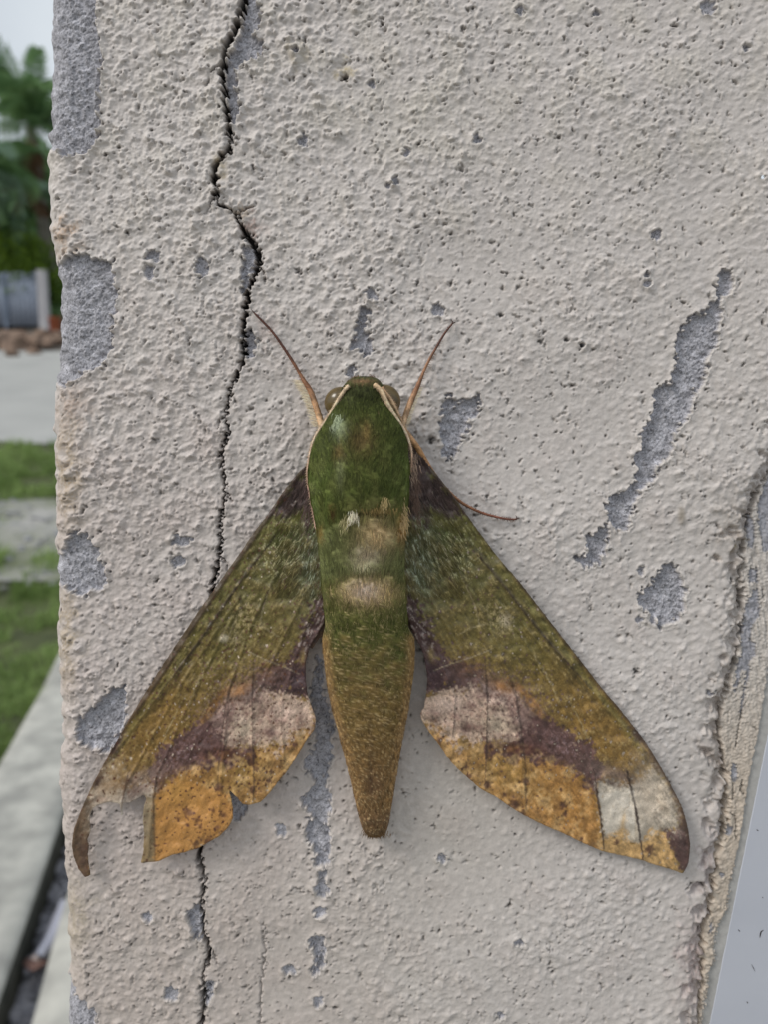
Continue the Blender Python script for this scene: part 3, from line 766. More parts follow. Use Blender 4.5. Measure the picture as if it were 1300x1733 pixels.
    C_ = mixc(C_, sm(60, 20, din) * sm(860, 900, py) * sm(1240, 1180, py) * np.clip(.4 + .5 * S(TWL if left else TWR, gx0 * .6, gy0 * .6), 0, 1), (74, 66, 32), .45)
    # the white discal dot
    C_ = mixc(C_, el(px, py, 857, 1050 if not left else 1080, 9, 10) * sm(-1.2, .3, g4 + .3), (196, 180, 150), .8 if not left else .2)
    # grain of scales
    g7 = S(T7, gx0, gy0); g22 = S(T22, gx0, gy0)
    wnd = pm(px, py, [(1014,1345),(1045,1338),(1066,1335),(1100,1340),(1110,1400),(1085,1428),(1058,1400),(1024,1412)], 4, 1.5)
    C_ = mixc(C_, wnd * (px < 1075), (198, 188, 172), .85)
    C_ = mixc(C_, el(px, py, 1112, 1352, 26, 40, -18, 1.3, .3), (196, 180, 158), .8)
    C_ = mixc(C_, sm(.4, 1.8, g13 + .4 * g4) * el(px, py, 1115, 1365, 26, 40, -18), (120, 98, 82), .5)
    C_ = mixc(C_, el(px, py, 1055, 1392, 3.5, 18, 12), (200, 164, 110), .7)
    for vn in ([(1006,1300,1),(1012,1345,3),(1017,1380,2.5),(1022,1420,1.5),(1023,1440,1)], [(1062,1305,2),(1068,1330,3),(1078,1375,3),(1086,1430,2),(1090,1455,1)]):
        C_ = mixc(C_, sm(1.3, -.6, pline(px + .5 * g13, py, vn)), (62, 48, 42), .7)
    wk = (1 - .75 * wnd)
    C_ *= np.clip(1 + wk * (.10 * g + .09 * g4 + .09 * g13 + .08 * g22 + .06 * g7), .5, 1.6)[..., None]
    C_ *= (1 - .10 * (1 - wnd) * np.clip(g40, -1, 1))[..., None]
    fleckm = sm(1.1, 2.4, .45 * g + .6 * g4 + .55 * g13 + .5 * g40 + .4 * g7) * sm(30, 5, -din) * sm(860, 930, py)
    C_ = mixc(C_, .7 * fleckm * pm(px, py, [(700,880),(800,880),(1120,1300),(1060,1310),(1000,1290),(930,1220),(860,1140),(760,1110),(700,1010)], 15, 2), (172, 152, 98), .6)
    rim = np.exp(-(np.maximum(din - 1, 0) / 3.0) ** 2) * sm(1480, 1440, py)
    C_ = mixc(C_, rim, (70, 54, 46), .75)
    return C_


def densify(poly, step=4.0, rough=.0, seed=3):
    rg = np.random.default_rng(seed); out = []
    P = np.array(poly, float); n = len(P)
    for i in range(n):
        p0, p1, p2, p3 = P[i - 1], P[i], P[(i + 1) % n], P[(i + 2) % n]
        L = np.linalg.norm(p2 - p1); k = max(1, int(L / step))
        for j in range(k):
            t = j / k
            q = .5 * ((2 * p1) + (-p0 + p2) * t + (2 * p0 - 5 * p1 + 4 * p2 - p3) * t * t + (-p0 + 3 * p1 - 3 * p2 + p3) * t ** 3)
            lin_ = p1 + (p2 - p1) * t
            q = .5 * q + .5 * lin_ if L > 6 else lin_
            out.append(q + rg.normal(0, rough, 2))
    return np.array(out)


def cdt_fill(out, step):
    x0, y0 = out.min(0); x1, y1 = out.max(0)
    gx_, gy_ = np.meshgrid(np.arange(x0, x1, step), np.arange(y0, y1, step))
    gx_ = gx_ + (np.arange(gx_.shape[0]) % 2)[:, None] * step * .5
    p = np.stack([gx_.ravel(), gy_.ravel()], 1)
    d = sdf(p[:, 0], p[:, 1], out[::2])
    p = p[d < -step * .7]
    allp = np.concatenate([out, p])
    n = len(out)
    r = geometry.delaunay_2d_cdt([Vector(q) for q in allp], [], [list(range(n))], 1, 1e-4)
    vv = np.array([tuple(q) for q in r[0]]); ff = np.array(r[2], int)
    return vv, ff


RIGHT = [(668,770),(690,742),(700,748),(712,765),(725,785),(745,810),(765,835),(790,870),(815,905),(845,945),(880,985),(915,1030),(950,1075),(985,1120),(1020,1165),(1050,1200),(1072,1228),(1095,1258),(1118,1295),(1140,1335),(1155,1365),(1165,1400),(1169,1430),(1166,1460),(1157,1478),(1140,1472),(1115,1465),(1085,1455),(1055,1448),(1020,1440),(985,1425),(950,1408),(930,1400),(905,1388),(885,1378),(860,1362),(840,1348),(815,1335),(795,1318),(775,1300),(757,1280),(745,1262),(733,1247),(722,1232),(714,1218),(712,1207),(718,1198),(720,1185),(722,1170),(724,1150),(722,1135),(718,1110),(712,1095),(703,1080),(695,1060),(688,1040),(675,1010),(665,950),(662,880)]
LEFT = [(545,800),(528,775),(519,786),(505,800),(490,818),(470,845),(450,875),(430,900),(410,930),(385,965),(360,1000),(335,1035),(305,1080),(275,1125),(250,1165),(225,1205),(205,1240),(185,1275),(165,1310),(150,1340),(135,1375),(124,1405),(121,1430),(124,1450),(132,1470),(143,1484),(152,1480),(150,1465),(148,1445),(150,1430),(147,1420),(153,1405),(151,1385),(155,1370),(165,1362),(185,1357),(202,1361),(204,1380),(207,1379),(208,1360),(220,1358),(232,1352),(243,1345),(247,1352),(243,1362),(241,1385),(243,1410),(242,1440),(238,1460),(250,1459),(268,1457),(290,1447),(315,1441),(335,1435),(352,1425),(370,1415),(385,1400),(393,1385),(394,1370),(391,1352),(388,1338),(398,1347),(410,1360),(420,1362),(440,1357),(455,1342),(472,1320),(485,1305),(505,1275),(520,1250),(532,1235),(534,1215),(527,1195),(520,1175),(517,1150),(517,1125),(522,1100),(533,1080),(545,1060),(552,1040),(560,1000),(570,950),(570,880)]


def wing(name, outline, left, step=2.1):
    out = densify(outline, 4.0, .22, 5 if left else 6)
    vv, ff = cdt_fill(out, step)
    x, y = vv[:, 0], vv[:, 1]
    if left: rx_, ry_ = 724 + (517 - x) * 1.12, y - 8 * sm(1000, 1200, y)
    else: rx_, ry_ = x, y
    Cw = wing_pattern(rx_, ry_, left, x, y)
    if left:
        Cw = mixc(Cw, pm(x, y, [(241,1345),(262,1350),(262,1458),(236,1464)], 2.5, 1), (132, 112, 80), .9)
        Cw = mixc(Cw, pm(x, y, [(262,1345),(300,1320),(345,1330),(385,1345),(396,1375),(380,1405),(300,1450),(262,1460)], 4, 2), (182, 128, 58), .8)
        Cw = mixc(Cw, el(x, y, 300, 1340, 30, 22, 0), (186, 138, 58), .5)
        Cw = mixc(Cw, pm(x, y, [(112,1360),(155,1352),(152,1390),(150,1490),(112,1490)], 5, 2), (104, 82, 60), .85)
        Cw = mixc(Cw, pm(x, y, [(132,1430),(150,1428),(152,1484),(140,1486)], 3, 2), (84, 62, 50), .7)
        Cw = mixc(Cw, np.exp(-((sdf(x, y, [(121,1380),(118,1420),(130,1470),(141,1486)])) / 3) ** 2) * 0, (80, 60, 50), .5)
        Cw = mixc(Cw, el(x, y, 180, 1330, 34, 22, 0), (138, 104, 62), .7)
        Cw = mixc(Cw, el(x, y, 170, 1353, 14, 7, 0), (170, 140, 120), .6)
        Cw = mixc(Cw, el(x, y, 225, 1345, 22, 14, -30), (104, 80, 72), .8)
        Cw = mixc(Cw, el(x, y, 246, 1336, 12, 8, -10), (178, 152, 136), .7)
        Cw = mixc(Cw, el(x, y, 192, 1268, 9, 14, 30, 1.5), (72, 52, 46), .9)
        Cw = mixc(Cw, el(x, y, 165, 1322, 6, 12, 25, 1.5), (78, 54, 46), .9)
        Cw = mixc(Cw, el(x, y, 378, 1080, 7, 6, 0, 1.5), (206, 192, 160), .95)
        for sx, sy, sr in [(318,1375,9),(333,1388,6),(338,1400,5),(300,1385,4),(370,1336,6),(352,1425,10),(330,1428,6),(368,1400,5),(378,1380,6),(262,1430,3),(316,1395,4),(360,1372,4),(424,1290,8),(432,1300,6)]:
            Cw = mixc(Cw, el(x, y, sx, sy, sr, sr * .8, 20, 1.6, .4), (92, 58, 42), .8)
        Cw = mixc(Cw, sm(1.2, -.6, pline(x, y, [(258,1345,3),(260,1390,2),(261,1430,2),(262,1456,1)])), (90, 66, 44), .6)
    # resting height above the wall: high at the body, low at the tip, with a gentle arch and ribs
    bx = 618
    dist = np.abs(x - bx)
    off = 15 + 36 * np.exp(-(dist / 170) ** 1.3) + 7 * np.exp(-((dist - 300) / 160) ** 2)
    off += 1.6 * S(T120, x, y) + .9 * S(T40, x, y) + .4 * S(T22, x, y) + .22 * S(TWL if left else TWR, x, y) + .25 * S(T7, x, y)
    ribs = [[(742,850,1),(835,968,1),(920,1075,1),(1000,1165,1),(1090,1270,1)], [(722,1000,1),(780,1100,1),(825,1180,1),(824,1350,1)],
            [(780,970,1),(830,1060,1),(872,1165,1),(890,1370,1)], [(840,1010,1),(930,1150,1),(1010,1310,1),(1023,1440,1)],
            [(850,1010,1),(960,1150,1),(1066,1320,1),(1090,1455,1)], [(700,1000,1),(745,1110,1),(770,1180,1),(766,1280,1)]]
    for r in ribs:
        off += 2.0 * np.exp(-(np.maximum(pline(rx_, ry_, r), 0) / 2.2) ** 2)
    rimd = np.abs(rx_ - np.interp(ry_, [760, 870, 985, 1075, 1165, 1228, 1295, 1365, 1430], [700, 790, 880, 950, 1020, 1072, 1118, 1155, 1169]))
    off += 2.2 * np.exp(-(rimd / 4) ** 2)
    if left: off += 3.0 * np.exp(-(((x - 395) / 26) ** 2 + ((y - 1338) / 22) ** 2))
    V_ = at(x, y, off)
    # thickness: a second skin 1.2 px behind, closed along the outline
    nb = len(V_)
    Vb = at(x, y, off - 1.2)
    E = {}
    for t3 in ff:
        for a_, b_ in ((t3[0], t3[1]), (t3[1], t3[2]), (t3[2], t3[0])):
            E[(a_, b_)] = E.get((a_, b_), 0) + 1
    rim_e = [(a_, b_) for (a_, b_) in E if (b_, a_) not in E]
    e1 = np.array([(a_, b_, b_ + nb) for a_, b_ in rim_e]); e2 = np.array([(a_, b_ + nb, a_ + nb) for a_, b_ in rim_e])
    Fa = np.concatenate([ff, ff[:, ::-1] + nb, e1[:, ::-1], e2[:, ::-1]])
    o_ = mesh_np(name, np.concatenate([V_, Vb]), Fa, M_wing, np.concatenate([Cw, Cw]), moth)
    return o_, vv, off, Cw


wr, wrv, wro, wrc = wing('forewing', RIGHT, False)
wr['label'] = 'right forewing with a whitish window near its tip'
wl, wlv, wlo, wlc = wing('forewing', LEFT, True)
wl['label'] = 'left forewing with torn outer edge and hooked tip'

# slivers of hindwing beside the abdomen
for nm, poly in [('hindwing', [(530,960),(548,960),(552,1000),(556,1040),(556,1072),(548,1078),(540,1080),(528,1098),(522,1092),(530,1050)]),
                 ('hindwing', [(672,960),(690,965),(694,1010),(697,1045),(697,1075),(688,1074),(680,1060),(675,1000)])]:
    out = densify(poly, 4, .1); vv, ff = cdt_fill(out, 3)
    Ch = np.empty((len(vv), 3)); Ch[:] = lin((78, 58, 48)) * KM
    Ch = mixc(Ch, sm(.2, 1, S(TB, vv[:, 0], vv[:, 1])), (120, 96, 74), .6)
    o_ = mesh_np(nm, at(vv[:, 0], vv[:, 1], 30 + S(T22, vv[:, 0], vv[:, 1])), ff, M_wing, Ch, moth)

# ---- body
BY = np.array([637,640,645,655,665,680,700,720,740,760,790,820,850,880,910,950,1000,1040,1058,1066,1080,1100,1130,1160,1200,1240,1280,1320,1360,1390,1405,1412,1417], float)
BL = np.array([604,594,587,579,574,566,555,545,534,527,522,522,527,534,538,541,545,549,550,548,545,546,549,553,561,572,583,593,602,609,614,619,627], float)
BR = np.array([626,638,644,650,655,663,673,682,688,691,693,692,690,688,686,684,687,690,690,694,702,703,702,698,692,684,677,670,664,659,655,651,643], float)
HM = np.array([60,60,60,60,61,62,64,66,68,70,70,70,68,64,62,60,58,55,53,52,50,49,46,43,40,37,34,31,28,26,25,25,25], float)   # mid height above wall
HH = np.array([4,12,18,24,28,32,38,44,50,54,56,56,54,50,46,44,43,42,42,41,41,40,38,36,33,30,27,24,21,17,13,9,4], float)


def body_geo(px_n, py):
    """px_n in -1..1 around the section (cos), returns px"""
    l = np.interp(py, BY, BL); r = np.interp(py, BY, BR)
    return .5 * (l + r) + .5 * (r - l) * px_n


def body_col(px, py):
    g = S(TB, px, py); g4 = S(T4, px, py); g13 = S(T13, px, py); g7 = S(T7, px, py)
    nx = (px - 617) / 80.0
    c = np.empty(px.shape + (3,)); c[:] = lin((72, 80, 30)) * KM
    c = mixc(c, sm(.35, .95, np.abs(nx)) * sm(740, 790, py), (94, 108, 44), .72)
    c = mixc(c, sm(830, 780, py) * sm(730, 760, py) * (1 - sm(.2, .8, np.abs(nx))), (78, 88, 32), .6)
    c = mixc(c, np.clip(.5 + .5 * S(T40, px * 1.5, py * .6), 0, 1) * sm(740, 780, py) * sm(900, 860, py), (96, 98, 46), .5)
    c = mixc(c, sm(690, 665, py), (54, 58, 26), .85)
    c = mixc(c, el(px, py, 613, 645, 22, 4), (112, 84, 56), .85)
    c = mixc(c, el(px, py, 612, 742, 26, 28), (96, 76, 42), .8)
    c = mixc(c, el(px, py, 619, 724, 6, 14), (128, 104, 52), .7)
    c = mixc(c, el(px, py, 572, 762, 8, 12), (120, 84, 40), .6)
    c = mixc(c, el(px, py, 575, 795, 7, 26, 0), (140, 144, 100), .55)
    c = mixc(c, el(px, py, 573, 722, 11, 16), (150, 160, 126), .55)
    c = mixc(c, sm(830, 870, py) * sm(.9, .2, np.abs(nx - .2)), (128, 122, 70), .5)
    c = mixc(c, sm(870, 900, py) * sm(1000, 960, py), (104, 106, 62), .75)
    c = mixc(c, el(px, py, 640, 900, 34, 26, 0), (190, 162, 116), .95)
    c = mixc(c, el(px, py, 622, 935, 24, 16), (156, 140, 116), .9)
    c = mixc(c, el(px, py, 615, 950, 16, 10), (204, 194, 156), .85)
    c = mixc(c, el(px, py, 683, 888, 9, 22), (176, 124, 60), .7)
    c = mixc(c, el(px, py, 561, 862, 7, 10), (92, 60, 30), .8)
    c = mixc(c, el(px, py, 541, 895, 5, 14), (150, 116, 52), .6)
    c = mixc(c, sm(968, 985, py) * sm(1120, 1040, py), (90, 90, 40), .8)
    c = mixc(c, el(px, py, 625, 998, 52, 24, 0, 1.5), (192, 164, 110), .92)
    c = mixc(c, el(px, py, 618, 996, 30, 17, 0, 1.3), (178, 160, 146), .85)
    c = mixc(c, el(px, py, 628, 968, 46, 4, 0), (92, 70, 44), .5)
    c = mixc(c, el(px, py, 640, 1020, 8, 7), (74, 52, 40), .6)
    c = mixc(c, el(px, py, 592, 1025, 7, 8), (70, 62, 32), .6)
    c = mixc(c, sm(1030, 1055, py) * sm(1150, 1090, py), (78, 82, 32), .75)
    c = mixc(c, sm(1050, 1225, py + 22 * S(T40, px, py)), (122, 98, 48), .95)
    c = mixc(c, sm(1200, 1320, py), (124, 92, 52), .8)
    c = mixc(c, sm(1080, 1110, py) * sm(1190, 1130, py) * el(px, py, 580, 1130, 40, 60), (92, 84, 36), .6)
    l = np.interp(py, BY, BL); r = np.interp(py, BY, BR)
    ed = np.minimum(px - l, r - px)
    c = mixc(c, sm(20, 4, ed) * sm(1062, 1085, py), (158, 122, 72), .8)
    c = mixc(c, np.exp(-((px - 625 - .02 * (py - 1200)) / 3.0) ** 2) * sm(1180, 1230, py) * sm(1360, 1330, py), (74, 54, 38), .5)
    c = mixc(c, el(px, py, 632, 1330, 16, 26), (98, 72, 56), .6)
    c = mixc(c, sm(1360, 1380, py), (112, 84, 56), .8)
    c = mixc(c, sm(1395, 1412, py), (88, 66, 42), .7)
    c = mixc(c, np.clip(sm(.3, 1.5, g7 + g13 * .8), 0, 1) * sm(1050, 1120, py), (78, 60, 34), .6)
    g22 = S(T22, px + 9, py)
    c = mixc(c, np.clip(.5 + .5 * g22, 0, 1) * sm(1090, 1150, py), (98, 74, 42), .4)
    c = mixc(c, np.clip(sm(.8, 1.9, -g7 + g4), 0, 1) * sm(960, 1000, py), (172, 150, 106), .5)
    c *= np.clip(1 + .14 * g + .14 * g4 + .10 * g13, .4, 1.7)[..., None]
    return c


yy = np.concatenate([np.linspace(637, 660, 16), np.arange(662, 1400, 2.2), np.linspace(1400, 1417, 14)])
na = 84
ph = np.linspace(0, 2 * math.pi, na, endpoint=False)
PH, PY = np.meshgrid(ph, yy)
PXb = body_geo(np.cos(PH), PY)
hm = np.interp(PY, BY, HM); hh_ = np.interp(PY, BY, HH)
OFF = hm + hh_ * np.sin(PH)
# segment rings on the abdomen, the fold behind the thorax
fold_ = np.zeros_like(OFF)
for ys, a_ in [(968, 2.6), (1028, 1.4), (1100, 1.0), (1160, 1.2), (1215, 1.1), (1262, 1.0), (1305, .9), (1345, .8)]:
    fold_ -= a_ * np.exp(-((PY - ys - 5 * np.cos(PH) ** 2) / 4.5) ** 2)
fold_ -= 7 * np.exp(-((PY - (872 + .10 * (PXb - 610) + 4 * np.sin((PXb - 560) / 16))) / 5) ** 2) * sm(555, 585, PXb) * sm(672, 655, PXb)
fold_ -= 4 * np.exp(-((PY - 684 - .012 * (PXb - 613) ** 2 * .5) / 3.5) ** 2)
fold_ += 2.5 * np.exp(-(((PXb - 573) / 10) ** 2 + ((PY - 722) / 15) ** 2))
OFF = OFF + (fold_ + .5 * S(TB, PXb, PY) + .4 * S(T13, PXb, PY) + .8 * S(T40, PXb, PY)) * np.clip(np.sin(PH) + .3, 0, 1) * sm(0, 12, hh_)
Vb_ = at(PXb, PY, OFF).reshape(-1, 3)
n1 = len(yy); id_ = np.arange(n1 * na).reshape(n1, na); nx_ = np.roll(id_, -1, 1)
Fb = np.stack([id_[:-1], nx_[:-1], nx_[1:], id_[1:]], -1).reshape(-1, 4)[:, ::-1]
cb = body_col(PXb, PY)
gap = np.exp(-((PY - (872 + .10 * (PXb - 610) + 4 * np.sin((PXb - 560) / 16))) / 4) ** 2) * sm(575, 590, PXb) * sm(668, 655, PXb)
cb = mixc(cb, gap, (58, 40, 28), .8)
top = at(np.array([616, 635.]), np.array([636.5, 1418.]), np.array([60, 25.]))
Vb_ = np.concatenate([Vb_, top]); cb = np.concatenate([cb.reshape(-1, 3), cb.reshape(-1, 3)[[0, -1]]])
T_ = len(Vb_)
caps = [(id_[0, (i + 1) % na], id_[0, i], T_ - 2, T_ - 2) for i in range(na)] + [(id_[-1, i], id_[-1, (i + 1) % na], T_ - 1, T_ - 1) for i in range(na)]
capt = np.array([c_[:3] for c_ in caps])
F3 = np.concatenate([Fb[:, [0, 1, 2]], Fb[:, [0, 2, 3]], capt])
body = mesh_np('body', Vb_, F3, M_body, cb, moth)


# ---- fur: single tapered blades
def blades(name, rx_, ry_, ro, tx, ty, to, wd, colr, parent, mat=None, bend=.0):
    n = len(rx_)
    dx, dy = tx - rx_, ty - ry_; L = np.hypot(dx, dy) + 1e-6
    qx, qy = -dy / L * wd * .5, dx / L * wd * .5
    mx_, my_, mo = rx_ + dx * .55 + qx * bend, ry_ + dy * .55 + qy * bend, ro + (to - ro) * .75
    A = at(rx_ + qx, ry_ + qy, ro); B = at(rx_ - qx, ry_ - qy, ro)
    M1 = at(mx_ + qx * .7, my_ + qy * .7, mo); M2 = at(mx_ - qx * .7, my_ - qy * .7, mo); T = at(tx, ty, to)
    Vv = np.stack([A, B, M1, M2, T], 1).reshape(-1, 3)
    b = np.arange(n)[:, None] * 5
    Ff = np.concatenate([b + np.array([0, 1, 3]), b + np.array([0, 3, 2]), b + np.array([2, 3, 4])])
    return mesh_np(name, Vv, Ff, mat or M_fur, np.repeat(colr, 5, 0), parent, smooth=False)


R3 = np.random.default_rng(99)
n = 42000
py_ = np.concatenate([R3.uniform(648, 880, 21000), R3.uniform(880, 1062, 12000), R3.uniform(1062, 1404, 9000)])
fi_ = R3.uniform(0.03, math.pi - .03, n)
rxn = body_geo(np.cos(fi_), py_)
ro = np.interp(py_, BY, HM) + np.interp(py_, BY, HH) * np.sin(fi_) - .6
wscale = np.interp(py_, [640, 700, 880, 1020, 1130, 1410], [5, 9, 16, 12, 5, 4])
ln = wscale * R3.uniform(.6, 1.3, n)
an_ = R3.normal(0, .16, n) - np.cos(fi_) * .10 + .16 * S(T40, rxn, py_)
tx = rxn + ln * np.sin(an_); ty = py_ + ln * np.cos(an_)
ll = np.interp(ty, BY, BL); rr_ = np.interp(ty, BY, BR)
ov = R3.uniform(-3, 1.5, n)
tx = np.clip(tx, ll - ov - 2.5, rr_ + ov + 2.5)
abd = sm(1030, 1150, py_)
cn = np.clip((tx - .5 * (ll + rr_)) / (.5 * (rr_ - ll) + 1e-6), -1, 1)
to = np.interp(ty, BY, HM) + np.interp(ty, BY, HH) * np.sqrt(np.maximum(1 - cn ** 2, 0)) + R3.uniform(.4, 2.6, n)
cf = body_col(rxn, py_) * (R3.uniform(.55, 1.7, n) * (1 - abd) + abd * R3.uniform(.8, 1.35, n))[:, None] * (1.05 + .1 * abd[:, None])
inpit = np.exp(-((py_ + ln * .6 - 872) / 7) ** 2) * (rxn > 585) * (rxn < 658)
kp = R3.random(n) > inpit
kp &= ~((py_ > 1375) & (R3.random(n) < .3))
sel_ = np.where(kp)[0]
blades('fur', rxn[sel_], py_[sel_], ro[sel_], tx[sel_], ty[sel_], to[sel_], R3.uniform(.5, .9, len(sel_)) * (1 - .35 * abd[sel_]), cf[sel_], moth)['kind'] = 'stuff'
# tufts: white curl on the collar, pale tuft at the fold, bristle end of the abdomen, hairs over the wing roots
def tuft(cx_, cy_, ho, n_, r_, a0, a1, l0, l1, rgb, name='hair_tuft', wd=1.0, lift=6, bend=0):
    x = cx_ + R3.normal(0, r_[0], n_); y = cy_ + R3.normal(0, r_[1], n_); a_ = np.radians(R3.uniform(a0, a1, n_)); L = R3.uniform(l0, l1, n_)
    o_ = blades(name, x, y, np.full(n_, ho), x + L * np.sin(a_), y + L * np.cos(a_), ho + R3.uniform(1, lift, n_), np.full(n_, wd),
                lin(rgb) * KM * R3.uniform(.7, 1.3, n_)[:, None], moth, bend=bend)
    o_['kind'] = 'stuff'; return o_
tuft(572, 716, 102, 150, (4.5, 7), -40, 50, 7, 16, (176, 186, 152), wd=1.0, lift=5, bend=3)
tuft(584, 728, 104, 22, (5, 3), 40, 75, 10, 18, (200, 204, 176), wd=1.1)
tuft(596, 872, 116, 90, (4, 5), -25, 25, 7, 13, (216, 206, 180), wd=1.1)
tuft(583, 882, 112, 50, (4, 7), -35, 10, 8, 14, (170, 160, 112))
tuft(652, 850, 118, 45, (3, 6), -30, 30, 8, 14, (170, 150, 100))
tuft(640, 862, 117, 90, (14, 4), -25, 25, 7, 13, (120, 100, 52))
tuft(684, 880, 88, 110, (4, 14), -5, 40, 7, 15, (196, 170, 120))
tuft(634, 1408, 30, 320, (9, 3), -28, 28, 6, 11, (100, 76, 46), wd=1.0)
tuft(614, 647, 66, 110, (11, 1.5), 130, 230, 2, 5, (140, 108, 76))
tuft(628, 641, 62, 60, (4, 2), 120, 240, 3, 6, (128, 92, 60))
tuft(603, 641, 62, 60, (4, 2), 120, 240, 3, 6, (150, 122, 84))
for vv_, of_, left in ((wlv, wlo, True), (wrv, wro, False)):
    root = ((vv_[:, 1] < 1010) & (np.abs(vv_[:, 0] - 617) < 150)) if left else ((vv_[:, 1] < 1010) & (np.abs(vv_[:, 0] - 617) < 165))
    cand = np.where(root)[0]; k_ = R3.choice(cand, min(5200, len(cand)), replace=False)
    x, y = vv_[k_, 0], vv_[k_, 1]; L = R3.uniform(5, 12, len(k_)); dr = (-1 if left else 1)
    a_ = dr * np.radians(R3.normal(18 + 14 * (np.abs(x - 617) > 110), 12, len(k_)))
    cw_ = (wlc if left else wrc)[k_] * R3.uniform(.7, 1.4, len(k_))[:, None]
    tx_, ty_ = x + L * np.sin(a_), y + L * np.cos(a_)
    # keep the hair tips on the wing
    ok = sdf(tx_, ty_, LEFT if left else RIGHT) < -1
    o_ = blades('wing_fur', x[ok], y[ok], of_[k_][ok] - .3, tx_[ok], ty_[ok], of_[k_][ok] + R3.uniform(.5, 1.8, ok.sum()), R3.uniform(.7, 1.2, ok.sum()), cw_[ok], moth)
    o_['kind'] = 'stuff'
# long pinkish hairs beside the right shoulder
tuft(703, 835, 62, 160, (5, 26), 0, 30, 10, 20, (120, 96, 82))
tuft(700, 790, 64, 70, (4, 14), 0, 30, 8, 16, (176, 150, 128))
tuft(520, 850, 60, 80, (5, 26), -35, -5, 8, 16, (110, 88, 84))


# ---- tubes (legs, antennae)
def tube(name, pts, cols, mat, parent, ns=10, sub_=6):
    P = np.array(pts, float); n = len(P); out = []; cc_ = []
    cs = np.array([lin(c_) * KM for c_ in cols]); tt = np.linspace(0, 1, n)
    for i in range(n - 1):
        p0, p1, p2, p3 = P[max(i - 1, 0)], P[i], P[i + 1], P[min(i + 2, n - 1)]
        for j in range(sub_):
            t = j / sub_
            out.append(.5 * ((2 * p1) + (-p0 + p2) * t + (2 * p0 - 5 * p1 + 4 * p2 - p3) * t * t + (-p0 + 3 * p1 - 3 * p2 + p3) * t ** 3))
    out.append(P[-1]); Q = np.array(out); m_ = len(Q)
    s_ = np.linspace(0, 1, m_); cq = np.stack([np.interp(s_, np.linspace(0, 1, len(cs)), cs[:, k]) for k in range(3)], 1)
    W = at(Q[:, 0], Q[:, 1], Q[:, 3]); t_ = np.gradient(W, axis=0); t_ /= np.linalg.norm(t_, axis=1, keepdims=True)
    nn = np.cross(t_, np.array([0, -1.0, 0])); nn /= np.linalg.norm(nn, axis=1, keepdims=True); bb = np.cross(nn, t_)
    ph_ = np.linspace(0, 2 * math.pi, ns, endpoint=False)
    Vv = W[:, None] + (nn[:, None] * np.cos(ph_)[None, :, None] + bb[:, None] * np.sin(ph_)[None, :, None]) * (Q[:, 2] * U)[:, None, None]
    sh = 1 + .12 * np.sin(np.arange(m_) * 1.1)
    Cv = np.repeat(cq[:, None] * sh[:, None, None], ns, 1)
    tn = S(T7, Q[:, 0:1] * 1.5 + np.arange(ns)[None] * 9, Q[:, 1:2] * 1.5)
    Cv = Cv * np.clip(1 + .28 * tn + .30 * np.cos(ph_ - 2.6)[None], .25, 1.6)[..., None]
    id_ = np.arange(m_ * ns).reshape(m_, ns); nx_ = np.roll(id_, -1, 1)
    Ff = np.stack([id_[:-1], nx_[:-1], nx_[1:], id_[1:]], -1).reshape(-1, 4)
    e = m_ * ns
    VV_ = np.concatenate([Vv.reshape(-1, 3), W[[0, -1]]]); CV = np.concatenate([Cv.reshape(-1, 3), cq[[0, -1]]])
    F3_ = np.concatenate([Ff[:, [0, 1, 2]], Ff[:, [0, 2, 3]], [(id_[0, (i + 1) % ns], id_[0, i], e) for i in range(ns)], [(id_[-1, i], id_[-1, (i + 1) % ns], e + 1) for i in range(ns)]])
    return mesh_np(name, VV_, F3_, mat, CV, parent), Q


BRN, DBR, PALE = (118, 78, 50), (78, 46, 34), (196, 172, 140)
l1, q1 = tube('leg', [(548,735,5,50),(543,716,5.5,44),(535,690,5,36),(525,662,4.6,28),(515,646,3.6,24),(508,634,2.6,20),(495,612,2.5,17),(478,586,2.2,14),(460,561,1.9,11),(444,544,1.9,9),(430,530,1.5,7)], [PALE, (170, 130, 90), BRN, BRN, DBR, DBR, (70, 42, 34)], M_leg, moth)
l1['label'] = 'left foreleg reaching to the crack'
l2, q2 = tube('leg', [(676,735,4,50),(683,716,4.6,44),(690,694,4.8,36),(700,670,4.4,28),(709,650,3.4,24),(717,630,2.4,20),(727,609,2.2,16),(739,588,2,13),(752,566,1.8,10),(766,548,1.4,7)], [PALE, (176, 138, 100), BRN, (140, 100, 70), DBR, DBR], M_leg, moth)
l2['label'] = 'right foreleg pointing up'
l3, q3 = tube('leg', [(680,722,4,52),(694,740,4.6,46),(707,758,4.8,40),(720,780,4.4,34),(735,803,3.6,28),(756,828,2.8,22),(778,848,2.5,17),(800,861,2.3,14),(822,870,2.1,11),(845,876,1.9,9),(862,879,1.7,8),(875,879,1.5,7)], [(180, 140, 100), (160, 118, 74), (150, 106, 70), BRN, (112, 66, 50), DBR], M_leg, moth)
l3['label'] = 'middle leg behind the right wing'


